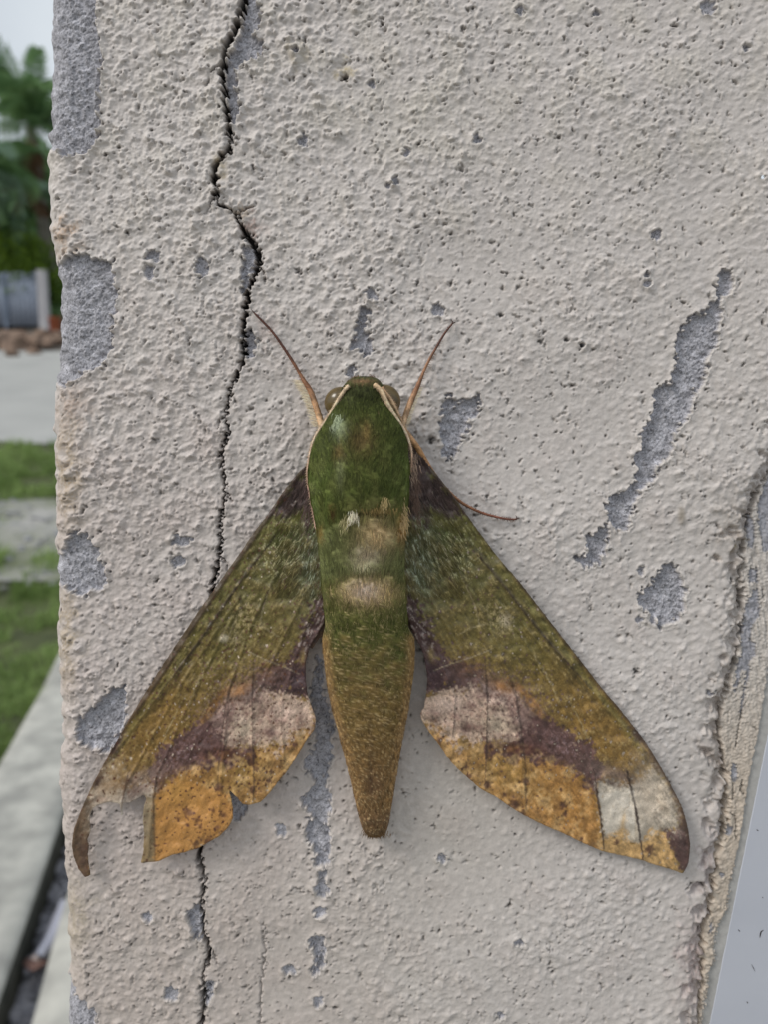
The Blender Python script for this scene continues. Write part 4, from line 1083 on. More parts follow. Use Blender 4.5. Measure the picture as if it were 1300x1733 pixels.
def fringe(Q, i0, i1, side, n_, l0, l1, rgb, wd=.7, skew=.5):
    k = R3.uniform(i0, i1, n_) * (len(Q) - 1); i = k.astype(int); p = Q[i]; t = Q[np.minimum(i + 1, len(Q) - 1)] - Q[np.maximum(i - 1, 0)]
    L = np.hypot(t[:, 0], t[:, 1]) + 1e-6; tx_, ty_ = t[:, 0] / L, t[:, 1] / L
    nx_, ny_ = -ty_ * side, tx_ * side
    ln_ = R3.uniform(l0, l1, n_); sk = R3.normal(skew, .25, n_)
    x = p[:, 0] + nx_ * p[:, 2] * .6; y = p[:, 1] + ny_ * p[:, 2] * .6
    o_ = blades('leg_hair', x, y, p[:, 3], x + (nx_ + tx_ * sk) * ln_, y + (ny_ + ty_ * sk) * ln_, p[:, 3] - R3.uniform(-2, 5, n_), np.full(n_, wd), lin(rgb) * KM * R3.uniform(.7, 1.25, n_)[:, None], moth)
    o_['kind'] = 'stuff'; return o_


for (Q_, s_) in ((q1, -1), (q2, 1)):
    fringe(Q_, .08, .42, s_, 700 if s_ < 0 else 300, 5, 18 if s_ < 0 else 10, (222, 208, 184), 1.2)
    fringe(Q_, .4, .85, s_, 60, 3, 7, (150, 120, 100), .6)
    fringe(Q_, .1, .5, -s_, 60, 1.5, 4, (170, 140, 110), .6)
    fringe(Q_, .5, .97, -s_, 24, 1.5, 3.5, (90, 60, 48), .6)
fringe(q3, .45, .98, 1, 46, 2, 5, (96, 60, 46), .8)
fringe(q3, .45, .98, -1, 40, 2, 4, (96, 60, 46), .8)
for tipx, tipy, sgn in ((430, 530, -1), (766, 548, 1), (875, 879, 1)):
    for k_ in (-1, 1):
        tube('claw', [(tipx, tipy, 1.0, 6), (tipx + sgn * 2 + k_ * 1.5, tipy - 3 + k_, .8, 6), (tipx + sgn * 2 + k_ * 3.5, tipy - 4.5 + 2 * k_, .35, 3)], [(60, 38, 30), (50, 30, 24)], M_leg, {430: l1, 766: l2, 875: l3}[tipx], ns=6, sub_=3)

# antennae folded back along the head and shoulders
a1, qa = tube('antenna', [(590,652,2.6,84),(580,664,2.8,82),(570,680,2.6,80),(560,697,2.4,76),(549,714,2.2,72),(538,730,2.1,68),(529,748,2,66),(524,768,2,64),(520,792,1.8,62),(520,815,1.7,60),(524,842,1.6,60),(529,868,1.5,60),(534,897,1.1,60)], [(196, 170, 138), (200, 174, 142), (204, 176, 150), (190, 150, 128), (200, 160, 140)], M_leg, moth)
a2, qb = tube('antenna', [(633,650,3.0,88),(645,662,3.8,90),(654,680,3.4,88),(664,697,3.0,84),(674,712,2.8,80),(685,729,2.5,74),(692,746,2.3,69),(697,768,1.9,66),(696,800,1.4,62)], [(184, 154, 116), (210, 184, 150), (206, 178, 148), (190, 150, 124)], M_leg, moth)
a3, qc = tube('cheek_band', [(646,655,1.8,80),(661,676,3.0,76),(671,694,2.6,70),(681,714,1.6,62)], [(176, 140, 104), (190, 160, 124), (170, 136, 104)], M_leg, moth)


for Q_ in (qa, qb, qc):
    fringe(Q_, .0, .98, 1, 240, 1.5, 4.5, (206, 180, 148), .8, .9); fringe(Q_, .0, .98, -1, 240, 1.5, 4.5, (176, 146, 114), .8, .9)


def ellipsoid(name, cx_, cy_, off, rx_, ry_, rz_, mat, parent, n=40):
    th_, ph_ = np.meshgrid(np.linspace(0, math.pi, n // 2 + 1), np.linspace(0, 2 * math.pi, n, endpoint=False), indexing='ij')
    c0 = at(cx_, cy_, off)
    Vv = c0 + np.stack([rx_ * np.sin(th_) * np.cos(ph_), rz_ * np.sin(th_) * np.sin(ph_), ry_ * np.cos(th_)], -1) * U
    a, b = th_.shape; id_ = np.arange(a * b).reshape(a, b); nx_ = np.roll(id_, -1, 1)
    Ff = np.stack([id_[:-1], nx_[:-1], nx_[1:], id_[1:]], -1).reshape(-1, 4)
    return mesh_np(name, Vv.reshape(-1, 3), Ff, mat, None, parent)


ellipsoid('eye', 577, 682, 44, 27, 26, 22, M_eye, moth)
ellipsoid('eye', 649, 679, 44, 28, 27, 22, M_eye, moth)
ellipsoid('palp', 604, 645, 58, 10, 7, 10, material('palp_brown', base=(.20, .13, .07), base2=(.12, .07, .04), rough=.8, scale=4000), moth)
ellipsoid('palp', 626, 645, 58, 10, 7, 10, bpy.data.materials['palp_brown'], moth)

# ------------------------------------------------------------------ STREET BEYOND
def gmat(name, c1, c2, scale, rough=.9, bump=.4, bd=.01, transl=0):
    return material(name, base=c1, base2=c2, rough=rough, spec=.2, scale=scale, bump=bump, bdist=bd, bscale=scale * 4, transl=transl)


M_earth = gmat('earth', (.16, .14, .12), (.10, .09, .075), 3)
M_road = gmat('road_surface', (.42, .42, .40), (.36, .36, .345), 1.2, bump=.2, bd=.004)
M_grav = gmat('gravel_bed', (.38, .37, .35), (.15, .17, .10), 2.2, bd=.03)
M_conc = gmat('concrete_slab', (.52, .51, .46), (.31, .305, .28), 9, bump=.5, bd=.006)
M_drain = gmat('drain_bed', (.10, .10, .11), (.035, .035, .04), 12, bd=.02)
M_grass = gmat('grass_blades', (.33, .44, .16), (.16, .24, .07), 1.6, rough=.6, bump=0, transl=.4)
M_soil = gmat('verge_soil', (.10, .12, .05), (.06, .07, .035), 6)
M_leafd = gmat('palm_leaf', (.26, .40, .18), (.10, .20, .08), 1.2, rough=.5, bump=0, transl=.4)
M_leafp = gmat('pale_leaf', (.34, .48, .36), (.20, .30, .22), 1.2, rough=.5, bump=0, transl=.4)
M_leafg = gmat('bush_leaf', (.20, .30, .04), (.08, .14, .02), 2.0, rough=.55, bump=0, transl=.4)
M_trunk = gmat('palm_trunk', (.17, .14, .12), (.09, .07, .055), 6, bd=.02)
M_tin = gmat('tin_sheet', (.33, .37, .45), (.28, .32, .40), 1.5, rough=.5, bump=.1)
M_white = gmat('white_post', (.50, .49, .50), (.44, .43, .45), 3, rough=.6, bump=.1)
M_stone = gmat('rubble_stone', (.32, .23, .17), (.16, .11, .085), 5)
M_oran = gmat('orange_plastic', (.42, .14, .07), (.36, .11, .06), 3, rough=.5, bump=0)
M_pole = gmat('pole_grey', (.30, .32, .27), (.24, .26, .22), 4)


def P3(x, y, dz=0.0):
    return (x, y, float(gz(x, y)) + dz)


def sheet(name, x0, x1, y0, y1, dz, mat, nx=40, ny=40, rough=0.0, yfun=None):
    xs = np.linspace(x0, x1, nx); ts = np.linspace(0, 1, ny)
    X, T = np.meshgrid(xs, ts)
    lo = y0 if yfun is None else y0 + yfun(X); hi = y1 if yfun is None else y1 + yfun(X)
    Y = lo + (hi - lo) * T
    Z = gz(X, Y) + dz + rough * S(T22, X * 40, Y * 40)
    a, b = X.shape; id_ = np.arange(a * b).reshape(a, b)
    Ff = np.stack([id_[:-1, :-1], id_[:-1, 1:], id_[1:, 1:], id_[1:, :-1]], -1).reshape(-1, 4)
    return mesh_np(name, np.stack([X, Y, Z], -1).reshape(-1, 3), Ff, mat)


def box(name, x0, x1, y0, y1, z0, z1, mat, parent=None, bev=.01):
    me = bpy.data.meshes.new(name); import bmesh
    bm = bmesh.new(); bmesh.ops.create_cube(bm, size=1)
    bmesh.ops.scale(bm, vec=(x1 - x0, y1 - y0, z1 - z0), verts=bm.verts)
    bmesh.ops.translate(bm, vec=((x0 + x1) / 2, (y0 + y1) / 2, (z0 + z1) / 2), verts=bm.verts)
    bmesh.ops.bevel(bm, geom=bm.edges[:], offset=bev, segments=2, affect='EDGES')
    bm.to_mesh(me); bm.free(); me.materials.append(mat)
    o = bpy.data.objects.new(name, me); COL.objects.link(o)
    if parent: o.parent = parent; o.matrix_parent_inverse = __import__('mathutils').Matrix.Translation(-Vector(parent.location))
    return o


yb = lambda px, py: gpt(px, py)[1]
xb = lambda px, py: gpt(px, py)[0]
y_road1, y_road0 = yb(50, 600), yb(50, 757)
y_gr1 = yb(50, 850); y_gv0 = yb(50, 985)
# the hillside: one sheet, level behind the camera, climbing ahead, out to the horizon
gxs = np.concatenate([[-400, -200, -90, -40], np.linspace(-20, 20, 81), [40, 90, 200, 400]])
gys = np.concatenate([[-300, -100, -40, -15], np.linspace(-6, 40, 93), [60, 100, 200, 400]])
Xg, Yg = np.meshgrid(gxs, gys)
Zg = np.where(Yg < 60, gz(Xg, Yg), gz(0, 60) + (Yg - 60) * .05) - .05
Zg -= .35 * (Xg > -3.4) * (Xg < 1.2) * (Yg > -1.2) * (Yg < y_gv0 - .3)
id_ = np.arange(Xg.size).reshape(Xg.shape)
Ff = np.stack([id_[:-1, :-1], id_[:-1, 1:], id_[1:, 1:], id_[1:, :-1]], -1).reshape(-1, 4)
tag(mesh_np('ground', np.stack([Xg, Yg, Zg], -1).reshape(-1, 3), Ff, M_earth), kind='structure')

tag(sheet('road', -40, 30, y_road0, y_road1, .02, M_road, 60, 30, .002, lambda X: -.10 * (X + 3)), kind='structure')
tag(sheet('verge', -14, 10, y_gr1, y_road0 + .05, .015, M_soil, 60, 30, .006, lambda X: -.06 * (X + 2)), kind='structure')
tag(sheet('gravel', -14, 10, y_gv0, y_gr1 + .1, .004, M_grav, 60, 30, .006), kind='structure')
def seg(p, q, a, b):
    d = (q - p); d = d / np.linalg.norm(d[:2]); return p + d * a, p + d * b


def prism(name, A, B, A2, B2, z_top, z_bot, mat, nseg=30, rough=.002):
    """band between line A-B and line A2-B2 on the ground, from z_bot to z_top above it"""
    t = np.linspace(0, 1, nseg)[:, None]
    L = A + (B - A) * t; Rr = A2 + (B2 - A2) * t
    prof = [(0, z_bot), (0, z_top - .012), (.04, z_top)] + [(s, z_top) for s in (.2, .4, .6, .8)] + [(.96, z_top), (1, z_top - .012), (1, z_bot)]
    Vv = []
    for s, zt in prof:
        p = L * (1 - s) + Rr * s
        z = gz(p[:, 0], p[:, 1]) + zt + (rough * S(T22, p[:, 0] * 60, p[:, 1] * 60) if zt > z_bot else 0)
        Vv.append(np.stack([p[:, 0], p[:, 1], z], -1))
    Vv = np.array(Vv); a, b = Vv.shape[:2]; id_ = np.arange(a * b).reshape(a, b)
    Ff = np.stack([id_[:-1, :-1], id_[:-1, 1:], id_[1:, 1:], id_[1:, :-1]], -1).reshape(-1, 4)
    return mesh_np(name, Vv.reshape(-1, 3), Ff, mat)


Lp = [gpt(98, 1112), gpt(0, 1278)]; Mp = [gpt(104, 1385), gpt(3, 1668)]; Np = [gpt(112, 1520), gpt(52, 1733)]
gpt_h = gpt
KT = .05
La, Lb = gpt_h(98, 1112, KT), gpt_h(0, 1278, KT); Ma, Mb = gpt_h(104, 1378, KT), gpt_h(3, 1668, KT); Na, Nb = gpt_h(108, 1545, KT), gpt_h(52, 1700, KT)
dirL = np.array([-.232, 1.0, 0.0])
def fit(p, y0_, y1_):
    d_ = dirL / dirL[1]; return p + d_ * (y0_ - p[1]), p + d_ * (y1_ - p[1])
YE = y_gv0 + .35
La, Lb = fit((La + Lb) / 2, YE, -1.0); Ma, Mb = fit((Ma + Mb) / 2, YE, -1.0); Na, Nb = fit((Na + Nb) / 2, YE, -1.0)
print('kerb', La, Lb, Ma, Mb, Na, Nb)
tag(prism('concrete_kerb', La, Lb, Ma, Mb, KT, -.25, M_conc), 'broad pale concrete kerb slab between the grass and the drain', 'kerb')
Oa, Ob = Na + np.array([2.6, 0, 0]), Nb + np.array([2.6, 0, 0])
tag(prism('yard_slab', Na, Nb, Oa, Ob, KT, -.25, M_conc), 'pale concrete yard slab at the foot of the wall, right of the drain', 'slab')
ysl = np.linspace(-1.0, y_gv0 + .6, 60); kx = La[0] + (Lb[0] - La[0]) * (ysl - La[1]) / (Lb[1] - La[1]) + .02
tt_ = np.linspace(0, 1, 60); Xl = -14 + (kx[:, None] + 14) * (1 - (1 - tt_[None]) ** 2); Yl = np.repeat(ysl[:, None], 60, 1)
il = np.arange(3600).reshape(60, 60)
tag(mesh_np('lawn_soil', np.stack([Xl, Yl, gz(Xl, Yl) - .012 + .006 * S(T22, Xl * 40, Yl * 40)], -1).reshape(-1, 3),
            np.stack([il[:-1, :-1], il[:-1, 1:], il[1:, 1:], il[1:, :-1]], -1).reshape(-1, 4), M_soil), kind='structure')
M_kerb_shade = gmat('shade_dark_concrete', (.06, .06, .05), (.025, .027, .022), 14)  # near-black colour paints in the shade on the kerb's drain side
kf = prism('shaded_face', Ma, Mb, Ma + np.array([.006, 0, 0]), Mb + np.array([.006, 0, 0]), KT - .014, -.24, M_kerb_shade, rough=0)
kerb = bpy.data.objects['concrete_kerb']; kf.parent = kerb; kf['label'] = 'side of the kerb facing the drain, its shade painted in as a dark colour'
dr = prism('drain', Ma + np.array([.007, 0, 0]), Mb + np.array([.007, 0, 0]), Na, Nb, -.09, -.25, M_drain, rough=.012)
tag(dr, kind='structure')


def stone_mesh(name, r, seed, mat, flat=.7):
    import bmesh
    bm = bmesh.new(); bmesh.ops.create_icosphere(bm, subdivisions=2, radius=r)
    rg = random.Random(seed); ks = [Vector((rg.gauss(0, 1), rg.gauss(0, 1), rg.gauss(0, 1))).normalized() for _ in range(7)]
    for v in bm.verts:
        n_ = v.co.normalized()
        for k in ks:
            d = n_.dot(k)
            if d > .62: v.co -= k * (d - .62) * r * .9
        v.co.z *= flat; v.co.x *= 1.2
    me = bpy.data.meshes.new(name); bm.to_mesh(me); bm.free(); me.materials.append(mat); return me


# leaf litter and a pale scrap in the drain
def put(name, me, loc, rot=(0, 0, 0), sc_=1.0):
    o = bpy.data.objects.new(name, me); COL.objects.link(o); o.location = loc; o.rotation_euler = rot; o.scale = (sc_,) * 3; return o
M_lit = gmat('leaf_litter', (.36, .36, .40), (.16, .16, .18), 30)
bits = []
LF = []; LV = []
for k in range(2600):
    t = R3.uniform(.05, .95); s = R3.uniform(.08, .92)
    p = (Ma + (Mb - Ma) * t) * (1 - s) + (Na + (Nb - Na) * t) * s
    c0 = np.array([p[0], p[1], gz(p[0], p[1]) - .075 + R3.uniform(0, .03)]); r_ = R3.uniform(.012, .035)
    a_ = R3.uniform(0, 6.28); u_ = np.array([math.cos(a_), math.sin(a_), R3.uniform(-.3, .3)]) * r_; v_ = np.array([-math.sin(a_), math.cos(a_), R3.uniform(-.3, .3)]) * r_ * .5
    b0 = len(LV); LV += [c0 - u_, c0 + v_ + [0, 0, .006], c0 + u_, c0 - v_, c0 + [0, 0, .009]]; LF += [(b0, b0 + 1, b0 + 4), (b0 + 1, b0 + 2, b0 + 4), (b0 + 2, b0 + 3, b0 + 4), (b0 + 3, b0, b0 + 4)]
tag(mesh_np('leaf_litter', np.array(LV), np.array(LF), M_lit, smooth=False), kind='stuff')
M_scrap = gmat('pale_plastic', (.42, .43, .50), (.36, .37, .44), 8, rough=.5, bump=0)
g0 = gpt_h(84, 1585, .0)
def ribbon(name, pts, wd, mat):
    P = np.array(pts); t = np.gradient(P, axis=0); nn = np.stack([-t[:, 1], t[:, 0], 0 * t[:, 0]], 1); nn /= np.linalg.norm(nn, axis=1, keepdims=True)
    Vv = np.concatenate([P + nn * wd[:, None], P + [0, 0, .012], P - nn * wd[:, None], P - [0, 0, .012]]); n = len(P); Ff = []
    for r in range(4):
        for i in range(n - 1): Ff.append((r * n + i, r * n + i + 1, ((r + 1) % 4) * n + i + 1, ((r + 1) % 4) * n + i))
    return mesh_np(name, Vv, np.array(Ff), mat)
pa, pb = gpt_h(106, 1515, .02), gpt_h(72, 1612, .02)
ts_ = np.linspace(0, 1, 12); rp_ = [pa + (pb - pa) * t + np.array([.012 * math.sin(t * 5), 0, .006 * math.sin(t * 7)]) for t in ts_]
tag(ribbon('plastic_scrap', rp_, .012 + .016 * np.sin(ts_ * math.pi), M_scrap), 'pale bluish strip of plastic lying along the drain edge', 'litter')
M_dl = gmat('dead_leaf', (.20, .12, .10), (.10, .055, .045), 20)
p = gpt_h(60, 1632, 0)
tag(put('dead_leaf', stone_mesh('dead_leaf', .03, 4, M_dl, .35), p), 'crumpled reddish brown dead leaf in the drain', 'leaf')
p = gpt_h(54, 1618, .01)
tag(put('pebble', stone_mesh('pebble', .018, 9, gmat('pale_pebble', (.5, .42, .38), (.4, .33, .3), 20), .6), p), 'small pale pinkish pebble above the dead leaf in the drain', 'pebble')


# grass: blades scattered in world space over the two verges
def grass(name, regions, mat):
    VV_, FF_ = [], []
    base = 0
    for (xa, xb_, ya, yb_, n_, h0, h1) in regions:
        x = R3.uniform(xa, xb_, n_); y = R3.uniform(ya, yb_, n_)
        keep_ = (S(T40, x * 60, y * 60) + .6 * S(T13, x * 60, y * 60)) > -.75
        dk = (Lb - La)[:2]; side_ = dk[0] * (y - La[1]) - dk[1] * (x - La[0])
        ref = dk[0] * (La[1] - La[1]) - dk[1] * ((La[0] - 1) - La[0])
        keep_ &= side_ * np.sign(ref) > .012 * np.linalg.norm(dk)
        x, y = x[keep_], y[keep_]; n2 = len(x)
        h = R3.uniform(h0, h1, n2) * (1 + .35 * S(T22, x * 50, y * 50)).clip(.3, 2); a_ = R3.uniform(0, 6.28, n2); ln_ = R3.normal(0, .45, n2) * h
        wv = R3.uniform(.0018, .004, n2) * (1 + y * .25)
        dx, dy = np.cos(a_) * wv, np.sin(a_) * wv; lx, ly = -np.sin(a_) * ln_, np.cos(a_) * ln_
        z = gz(x, y) - .03
        Vv = np.stack([np.stack([x - dx, y - dy, z], 1), np.stack([x + dx, y + dy, z], 1),
                       np.stack([x + dx * .8 + lx * .35, y + dy * .8 + ly * .35, z + h * .6], 1), np.stack([x - dx * .8 + lx * .35, y - dy * .8 + ly * .35, z + h * .6], 1),
                       np.stack([x + lx, y + ly, z + h], 1)], 1)
        b = base + np.arange(n2)[:, None] * 5
        FF_.append(np.concatenate([b + np.array([0, 1, 2]), b + np.array([0, 2, 3]), b + np.array([3, 2, 4])])); VV_.append(Vv.reshape(-1, 3)); base += n2 * 5
    o = mesh_np(name, np.concatenate(VV_), np.concatenate(FF_), mat, smooth=False)
    return tag(o, kind='stuff')


grass('grass', [(-7.5, 1, y_gr1 + .02, y_road0, 40000, .06, .14), (-4, -.4, 1.6, 3.4, 42000, .035, .085), (-4.5, -.6, 3.4, y_gv0 + .2, 22000, .03, .07),
                (-7, 0, y_gv0, y_gr1, 26000, .01, .04), (-6, 0, y_gv0 - .3, y_gv0 + .5, 14000, .03, .09)], M_grass)
# pebbles in the gravel
import bmesh
bm = bmesh.new()
for k in range(1500):
    x = R3.uniform(-6, 0); y = R3.uniform(y_gv0 - .15, y_gr1 + .1); r_ = abs(R3.normal(.008, .009)) + .006
    mtx = __import__('mathutils').Matrix.Translation((x, y, float(gz(x, y)) + .012)) @ __import__('mathutils').Matrix.Diagonal((r_ * 1.3, r_, r_ * .6, 1))
    bmesh.ops.create_icosphere(bm, subdivisions=1, radius=1, matrix=mtx)
me = bpy.data.meshes.new('gravel_stones'); bm.to_mesh(me); bm.free(); me.materials.append(gmat('pebble_grey', (.42, .42, .44), (.2, .2, .2), 7))
o = bpy.data.objects.new('gravel_stones', me); COL.objects.link(o); tag(o, kind='stuff')

# rubble along the far edge of the road
xr0 = xb(5, 590)
st = [stone_mesh('rubble_stone', 1, 100 + k, M_stone, .8) for k in range(5)]
for k, (px_, py_, r_) in enumerate([(3, 578, .17), (14, 585, .15), (26, 576, .18), (36, 586, .14), (46, 575, .16), (55, 584, .15), (65, 577, .15), (76, 580, .14), (86, 572, .16), (95, 574, .12), (8, 567, .13), (30, 563, .13), (70, 564, .12), (-14, 580, .19), (-30, 574, .16), (20, 596, .10), (58, 592, .09)]):
    g = gpt(px_, py_ + 8)
    s_ = put('rubble_stone', st[k % 5], (g[0], g[1], g[2] + r_ * .8), (R3.uniform(-.4, .4), R3.uniform(-.4, .4), R3.uniform(0, 6)), r_ * 1.75)
    tag(s_, 'rough brown stone in the row of rubble along the far edge of the road', 'stone', 'rubble stones edging the road')

# tin fence
fy_ = yb(50, 556); fx_post = xb(72, 556)
h_f = 1.72
fence = empty('tin_fence', (fx_post - 1.5, fy_, float(gz(0, fy_))))
tag(fence, 'low bluish grey tin sheet fence with a white end post, beyond the road', 'fence')
zf = float(gz(0, fy_))
sw = (fx_post - xb(12, 556))
for k in range(9):
    xa = fx_post - sw * (k + 1) + .015; xz = fx_post - sw * k - .015
    xs = np.linspace(xa, xz, 60); yw = fy_ + .018 * np.sin(xs * 2 * math.pi / .15) + .02 * (k % 2)
    Vv = np.array([[(x, y + d, zf + z) for x, y in zip(xs, yw)] for d, z in ((0, .08), (0, h_f - .02 * (k % 2)), (.004, h_f - .02 * (k % 2)), (.004, .08))])
    a, b = 4, 60; id_ = np.arange(a * b).reshape(a, b); id2 = np.roll(id_, -1, 0)
    Ff = np.stack([id_[:, :-1], id_[:, 1:], id2[:, 1:], id2[:, :-1]], -1).reshape(-1, 4)
    mesh_np('sheet_panel', Vv.reshape(-1, 3), Ff, M_tin, None, fence)
    box('joint_batten', xa - .07, xa + .04, fy_ - .075, fy_ - .03, zf, zf + h_f - .05, gmat('batten', (.20, .24, .31), (.16, .2, .26), 3) if k == 0 else bpy.data.materials['batten'], fence)
box('fence_post', fx_post - .05, fx_post + .22, fy_ - .16, fy_ + .08, zf - .1, zf + h_f + .06, M_white, fence)
box('top_rail', fx_post - sw * 9, fx_post - .04, fy_ + .05, fy_ + .09, zf + h_f - .12, zf + h_f - .06, M_white, fence)

# grey-green pole and orange bucket right of the fence
def lathe(name, prof, loc, mat, parent=None, n=20, lean=(0, 0)):
    ph_ = np.linspace(0, 2 * math.pi, n, endpoint=False); Vv = []
    for r_, z_ in prof: Vv += [(r_ * math.cos(a) + lean[0] * z_, r_ * math.sin(a) + lean[1] * z_, z_) for a in ph_]
    m_ = len(prof); id_ = np.arange(m_ * n).reshape(m_, n); nx_ = np.roll(id_, -1, 1)
    Ff = np.stack([id_[:-1], nx_[:-1], nx_[1:], id_[1:]], -1).reshape(-1, 4)
    Vv = np.array(Vv) + np.array(loc)
    return mesh_np(name, Vv, Ff, mat, None, parent)


gb = gpt(98, 560)
bk = lathe('orange_bucket', [(0.0, 0), (.13, 0), (.14, .01), (.18, .40), (.2, .41), (.2, .44), (.17, .44), (.13, .03), (0, .03)], (gb[0] + .16, gb[1] - .6, float(gz(0, gb[1] - .6))), M_oran)
tag(bk, 'small orange bucket at the foot of the tall palm', 'bucket')


# palms
def frond_mesh(name, L, droop, mat, seed, nl=46, wl_=.55):
    rg = np.random.default_rng(seed); t = np.linspace(0, 1, 24)
    xs = L * t * (1 - .25 * droop * t); zs = L * (.55 * t - (.55 + .75 * droop) * t ** 2)
    Vv, Ff = [], []
    r_ = .035 * (1 - .8 * t)
    for i in range(24):
        Vv += [(xs[i], -r_[i], zs[i]), (xs[i], 0, zs[i] + r_[i]), (xs[i], r_[i], zs[i]), (xs[i], 0, zs[i] - r_[i])]
    for i in range(23):
        for k in range(4): Ff.append((i * 4 + k, i * 4 + (k + 1) % 4, (i + 1) * 4 + (k + 1) % 4)); Ff.append((i * 4 + k, (i + 1) * 4 + (k + 1) % 4, (i + 1) * 4 + k))
    for s in (-1, 1):
        for k in range(nl):
            q = .10 + .88 * k / nl; x = np.interp(q, t, xs); z = np.interp(q, t, zs)
            ln_ = wl_ * math.sin(math.pi * (q * .85 + .12)) ** .6 * rg.uniform(.8, 1.15); w_ = .035
            fw = rg.uniform(.35, .7); dn = -rg.uniform(.25, .6)
            p0 = np.array([x, 0, z]); p1 = p0 + np.array([fw * ln_ * .5, s * ln_ * .55, dn * ln_ * .3]); p2 = p0 + np.array([fw * ln_, s * ln_ * .9, dn * ln_ * 1.2])
            b0 = len(Vv); Vv += [tuple(p0 - [w_ * .5, 0, 0]), tuple(p0 + [w_ * .5, 0, 0]), tuple(p1 + [w_, 0, .01]), tuple(p1 - [w_, 0, 0]), tuple(p2)]
            Ff += [(b0, b0 + 1, b0 + 2), (b0, b0 + 2, b0 + 3), (b0 + 3, b0 + 2, b0 + 4)]
    me = bpy.data.meshes.new(name); me.from_pydata([tuple(map(float, v_)) for v_ in Vv], [], [tuple(map(int, f_)) for f_ in Ff]); me.materials.append(mat); return me


def palm(loc, h, L, n_, seed, label, mats, lean=0.0, r0=.2, dead=0, tm=None):
    root = empty('palm_tree', loc); tag(root, label, 'palm tree')
    prof = []
    for k in range(26):
        z_ = h * k / 25; prof.append((r0 * (1.25 - .45 * k / 25) * (1 + .05 * (k % 2)), z_))
    tr = lathe('trunk', prof, (0, 0, 0), tm or M_trunk, None, 16, (lean, 0)); tr.parent = root
    fr = [frond_mesh('frond', L, d_, mats[i % len(mats)], seed + i) for i, d_ in enumerate((.25, .6, 1.0, .45))] + ([frond_mesh('dead_frond', L * .8, 1.1, M_dead, seed + 9)] if dead else [])
    rg = random.Random(seed)
    for i in range(n_):
        f_ = bpy.data.objects.new('frond', fr[i % 4]); COL.objects.link(f_); f_.parent = root
        f_.location = (lean * h, 0, h - .05)
        f_.rotation_euler = (rg.uniform(-.2, .2), -rg.uniform(-.35, 1.15), i * 2.399 + rg.uniform(-.2, .2)); f_.scale = (rg.uniform(.8, 1.1),) * 3
    for i in range(dead):
        f_ = bpy.data.objects.new('dead_frond', fr[4]); COL.objects.link(f_); f_.parent = root
        f_.location = (lean * h, 0, h - .35); f_.rotation_euler = (0, rg.uniform(1.0, 1.4), i * 1.7); f_.scale = (rg.uniform(.6, 1),) * 3
    return root


def hill(px_, yd):
    """point on the ground at depth yd under photo column px_"""
    a = (px_ - CX) / FPX
    x = CAM[0] + a * (yd - CAM[1]) / (FW[1] + UP[1] * .25); return (x, yd, float(gz(x, yd)))


M_dead = gmat('dead_frond_brown', (.20, .12, .06), (.09, .05, .03), 3, bump=0)
M_trunk2 = gmat('palm_trunk_grey', (.25, .24, .20), (.13, .115, .095), 4, bd=.03)
palm(hill(97, 26.5), 6.3, 3.6, 34, 11, 'tall palm with upright dark green fronds and grey brown trunk by the wall corner', [M_leafd], -.085, .19, 9, M_trunk2)
palm(hill(-4, 25.5), 4.6, 3.2, 24, 37, 'shorter palm with pale drooping fronds left of the tall palm', [M_leafp, M_leafd], 0, .2)
palm(hill(-130, 28), 6.6, 3.4, 24, 53, 'farther palm outside the left edge of the view', [M_leafd], .02, .22)


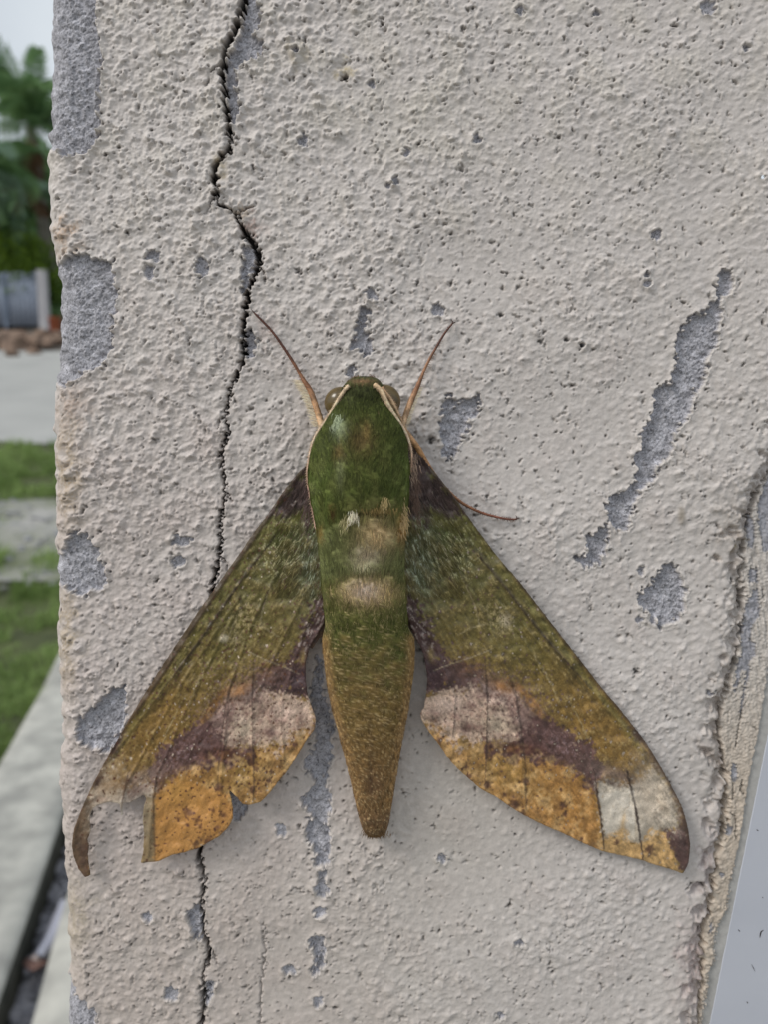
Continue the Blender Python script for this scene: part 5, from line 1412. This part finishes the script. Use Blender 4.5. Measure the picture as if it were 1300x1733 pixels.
def bush(loc, rx_, ry_, rz_, n_, label, mat, seed, name='bush', cat='bush', leaf=.09):
    rg = np.random.default_rng(seed); root = empty(name, loc); tag(root, label, cat)
    stems = []
    for k in range(5):
        a_ = k * 1.3; tube_ = lathe('stem', [(.03, 0), (.025, rz_ * .5), (.01, rz_ * 1.1)], (0, 0, 0), M_trunk, None, 6, (math.cos(a_) * .35, math.sin(a_) * .35)); tube_.parent = root
    cl_ = rg.normal(0, 1, (14, 3)); cl_ /= np.linalg.norm(cl_, axis=1, keepdims=True); cl_ *= rg.uniform(.3, .75, (14, 1))
    c_ = cl_[rg.integers(0, 14, n_)] + rg.normal(0, .22, (n_, 3)); p = c_ * np.array([rx_, ry_, rz_]) + np.array([0, 0, rz_])
    u_ = rg.normal(0, 1, (n_, 3)); u_ /= np.linalg.norm(u_, axis=1, keepdims=True); v_ = np.cross(u_, rg.normal(0, 1, (n_, 3))); v_ /= np.linalg.norm(v_, axis=1, keepdims=True)
    s_ = rg.uniform(.6, 1.3, (n_, 1)) * leaf
    Vv = np.stack([p - u_ * s_, p + v_ * s_ * .45, p + u_ * s_, p - v_ * s_ * .45], 1).reshape(-1, 3); b = np.arange(n_)[:, None] * 4
    f_ = mesh_np('foliage', Vv, b + np.arange(4), mat, None, None, smooth=False); f_.parent = root; f_['kind'] = 'stuff'
    return root


bush(hill(12, 25.6), 1.7, 1.1, 1.5, 7000, 'bright yellow-green bush behind the tin fence', M_leafg, 3, leaf=.12)
bush(hill(56, 26.0), 1.2, 1.0, 1.25, 5000, 'darker green bush behind the fence below the tall palm', M_leafd, 5, leaf=.12)
bush(hill(-90, 26), 2.2, 1.3, 1.6, 6000, 'bush behind the fence farther left', M_leafg, 8, leaf=.12)
bush(hill(20, 34), 4.0, 2.0, 3.0, 9000, 'dense dark tree mass behind the palms', M_leafd, 14, 'broad_tree', 'tree', .3)
bush(hill(110, 35), 4.5, 2.0, 3.6, 9000, 'dark leafy tree behind the tall palm trunk', M_leafd, 15, 'broad_tree', 'tree', .3)
bush(hill(-160, 36), 5.0, 2.5, 3.4, 9000, 'broad tree outside the left edge of the view', M_leafd, 16, 'broad_tree', 'tree', .3)
bush(hill(240, 37), 5.0, 2.5, 3.2, 9000, 'broad leafy tree farther right beyond the road', M_leafd, 17, 'broad_tree', 'tree', .3)
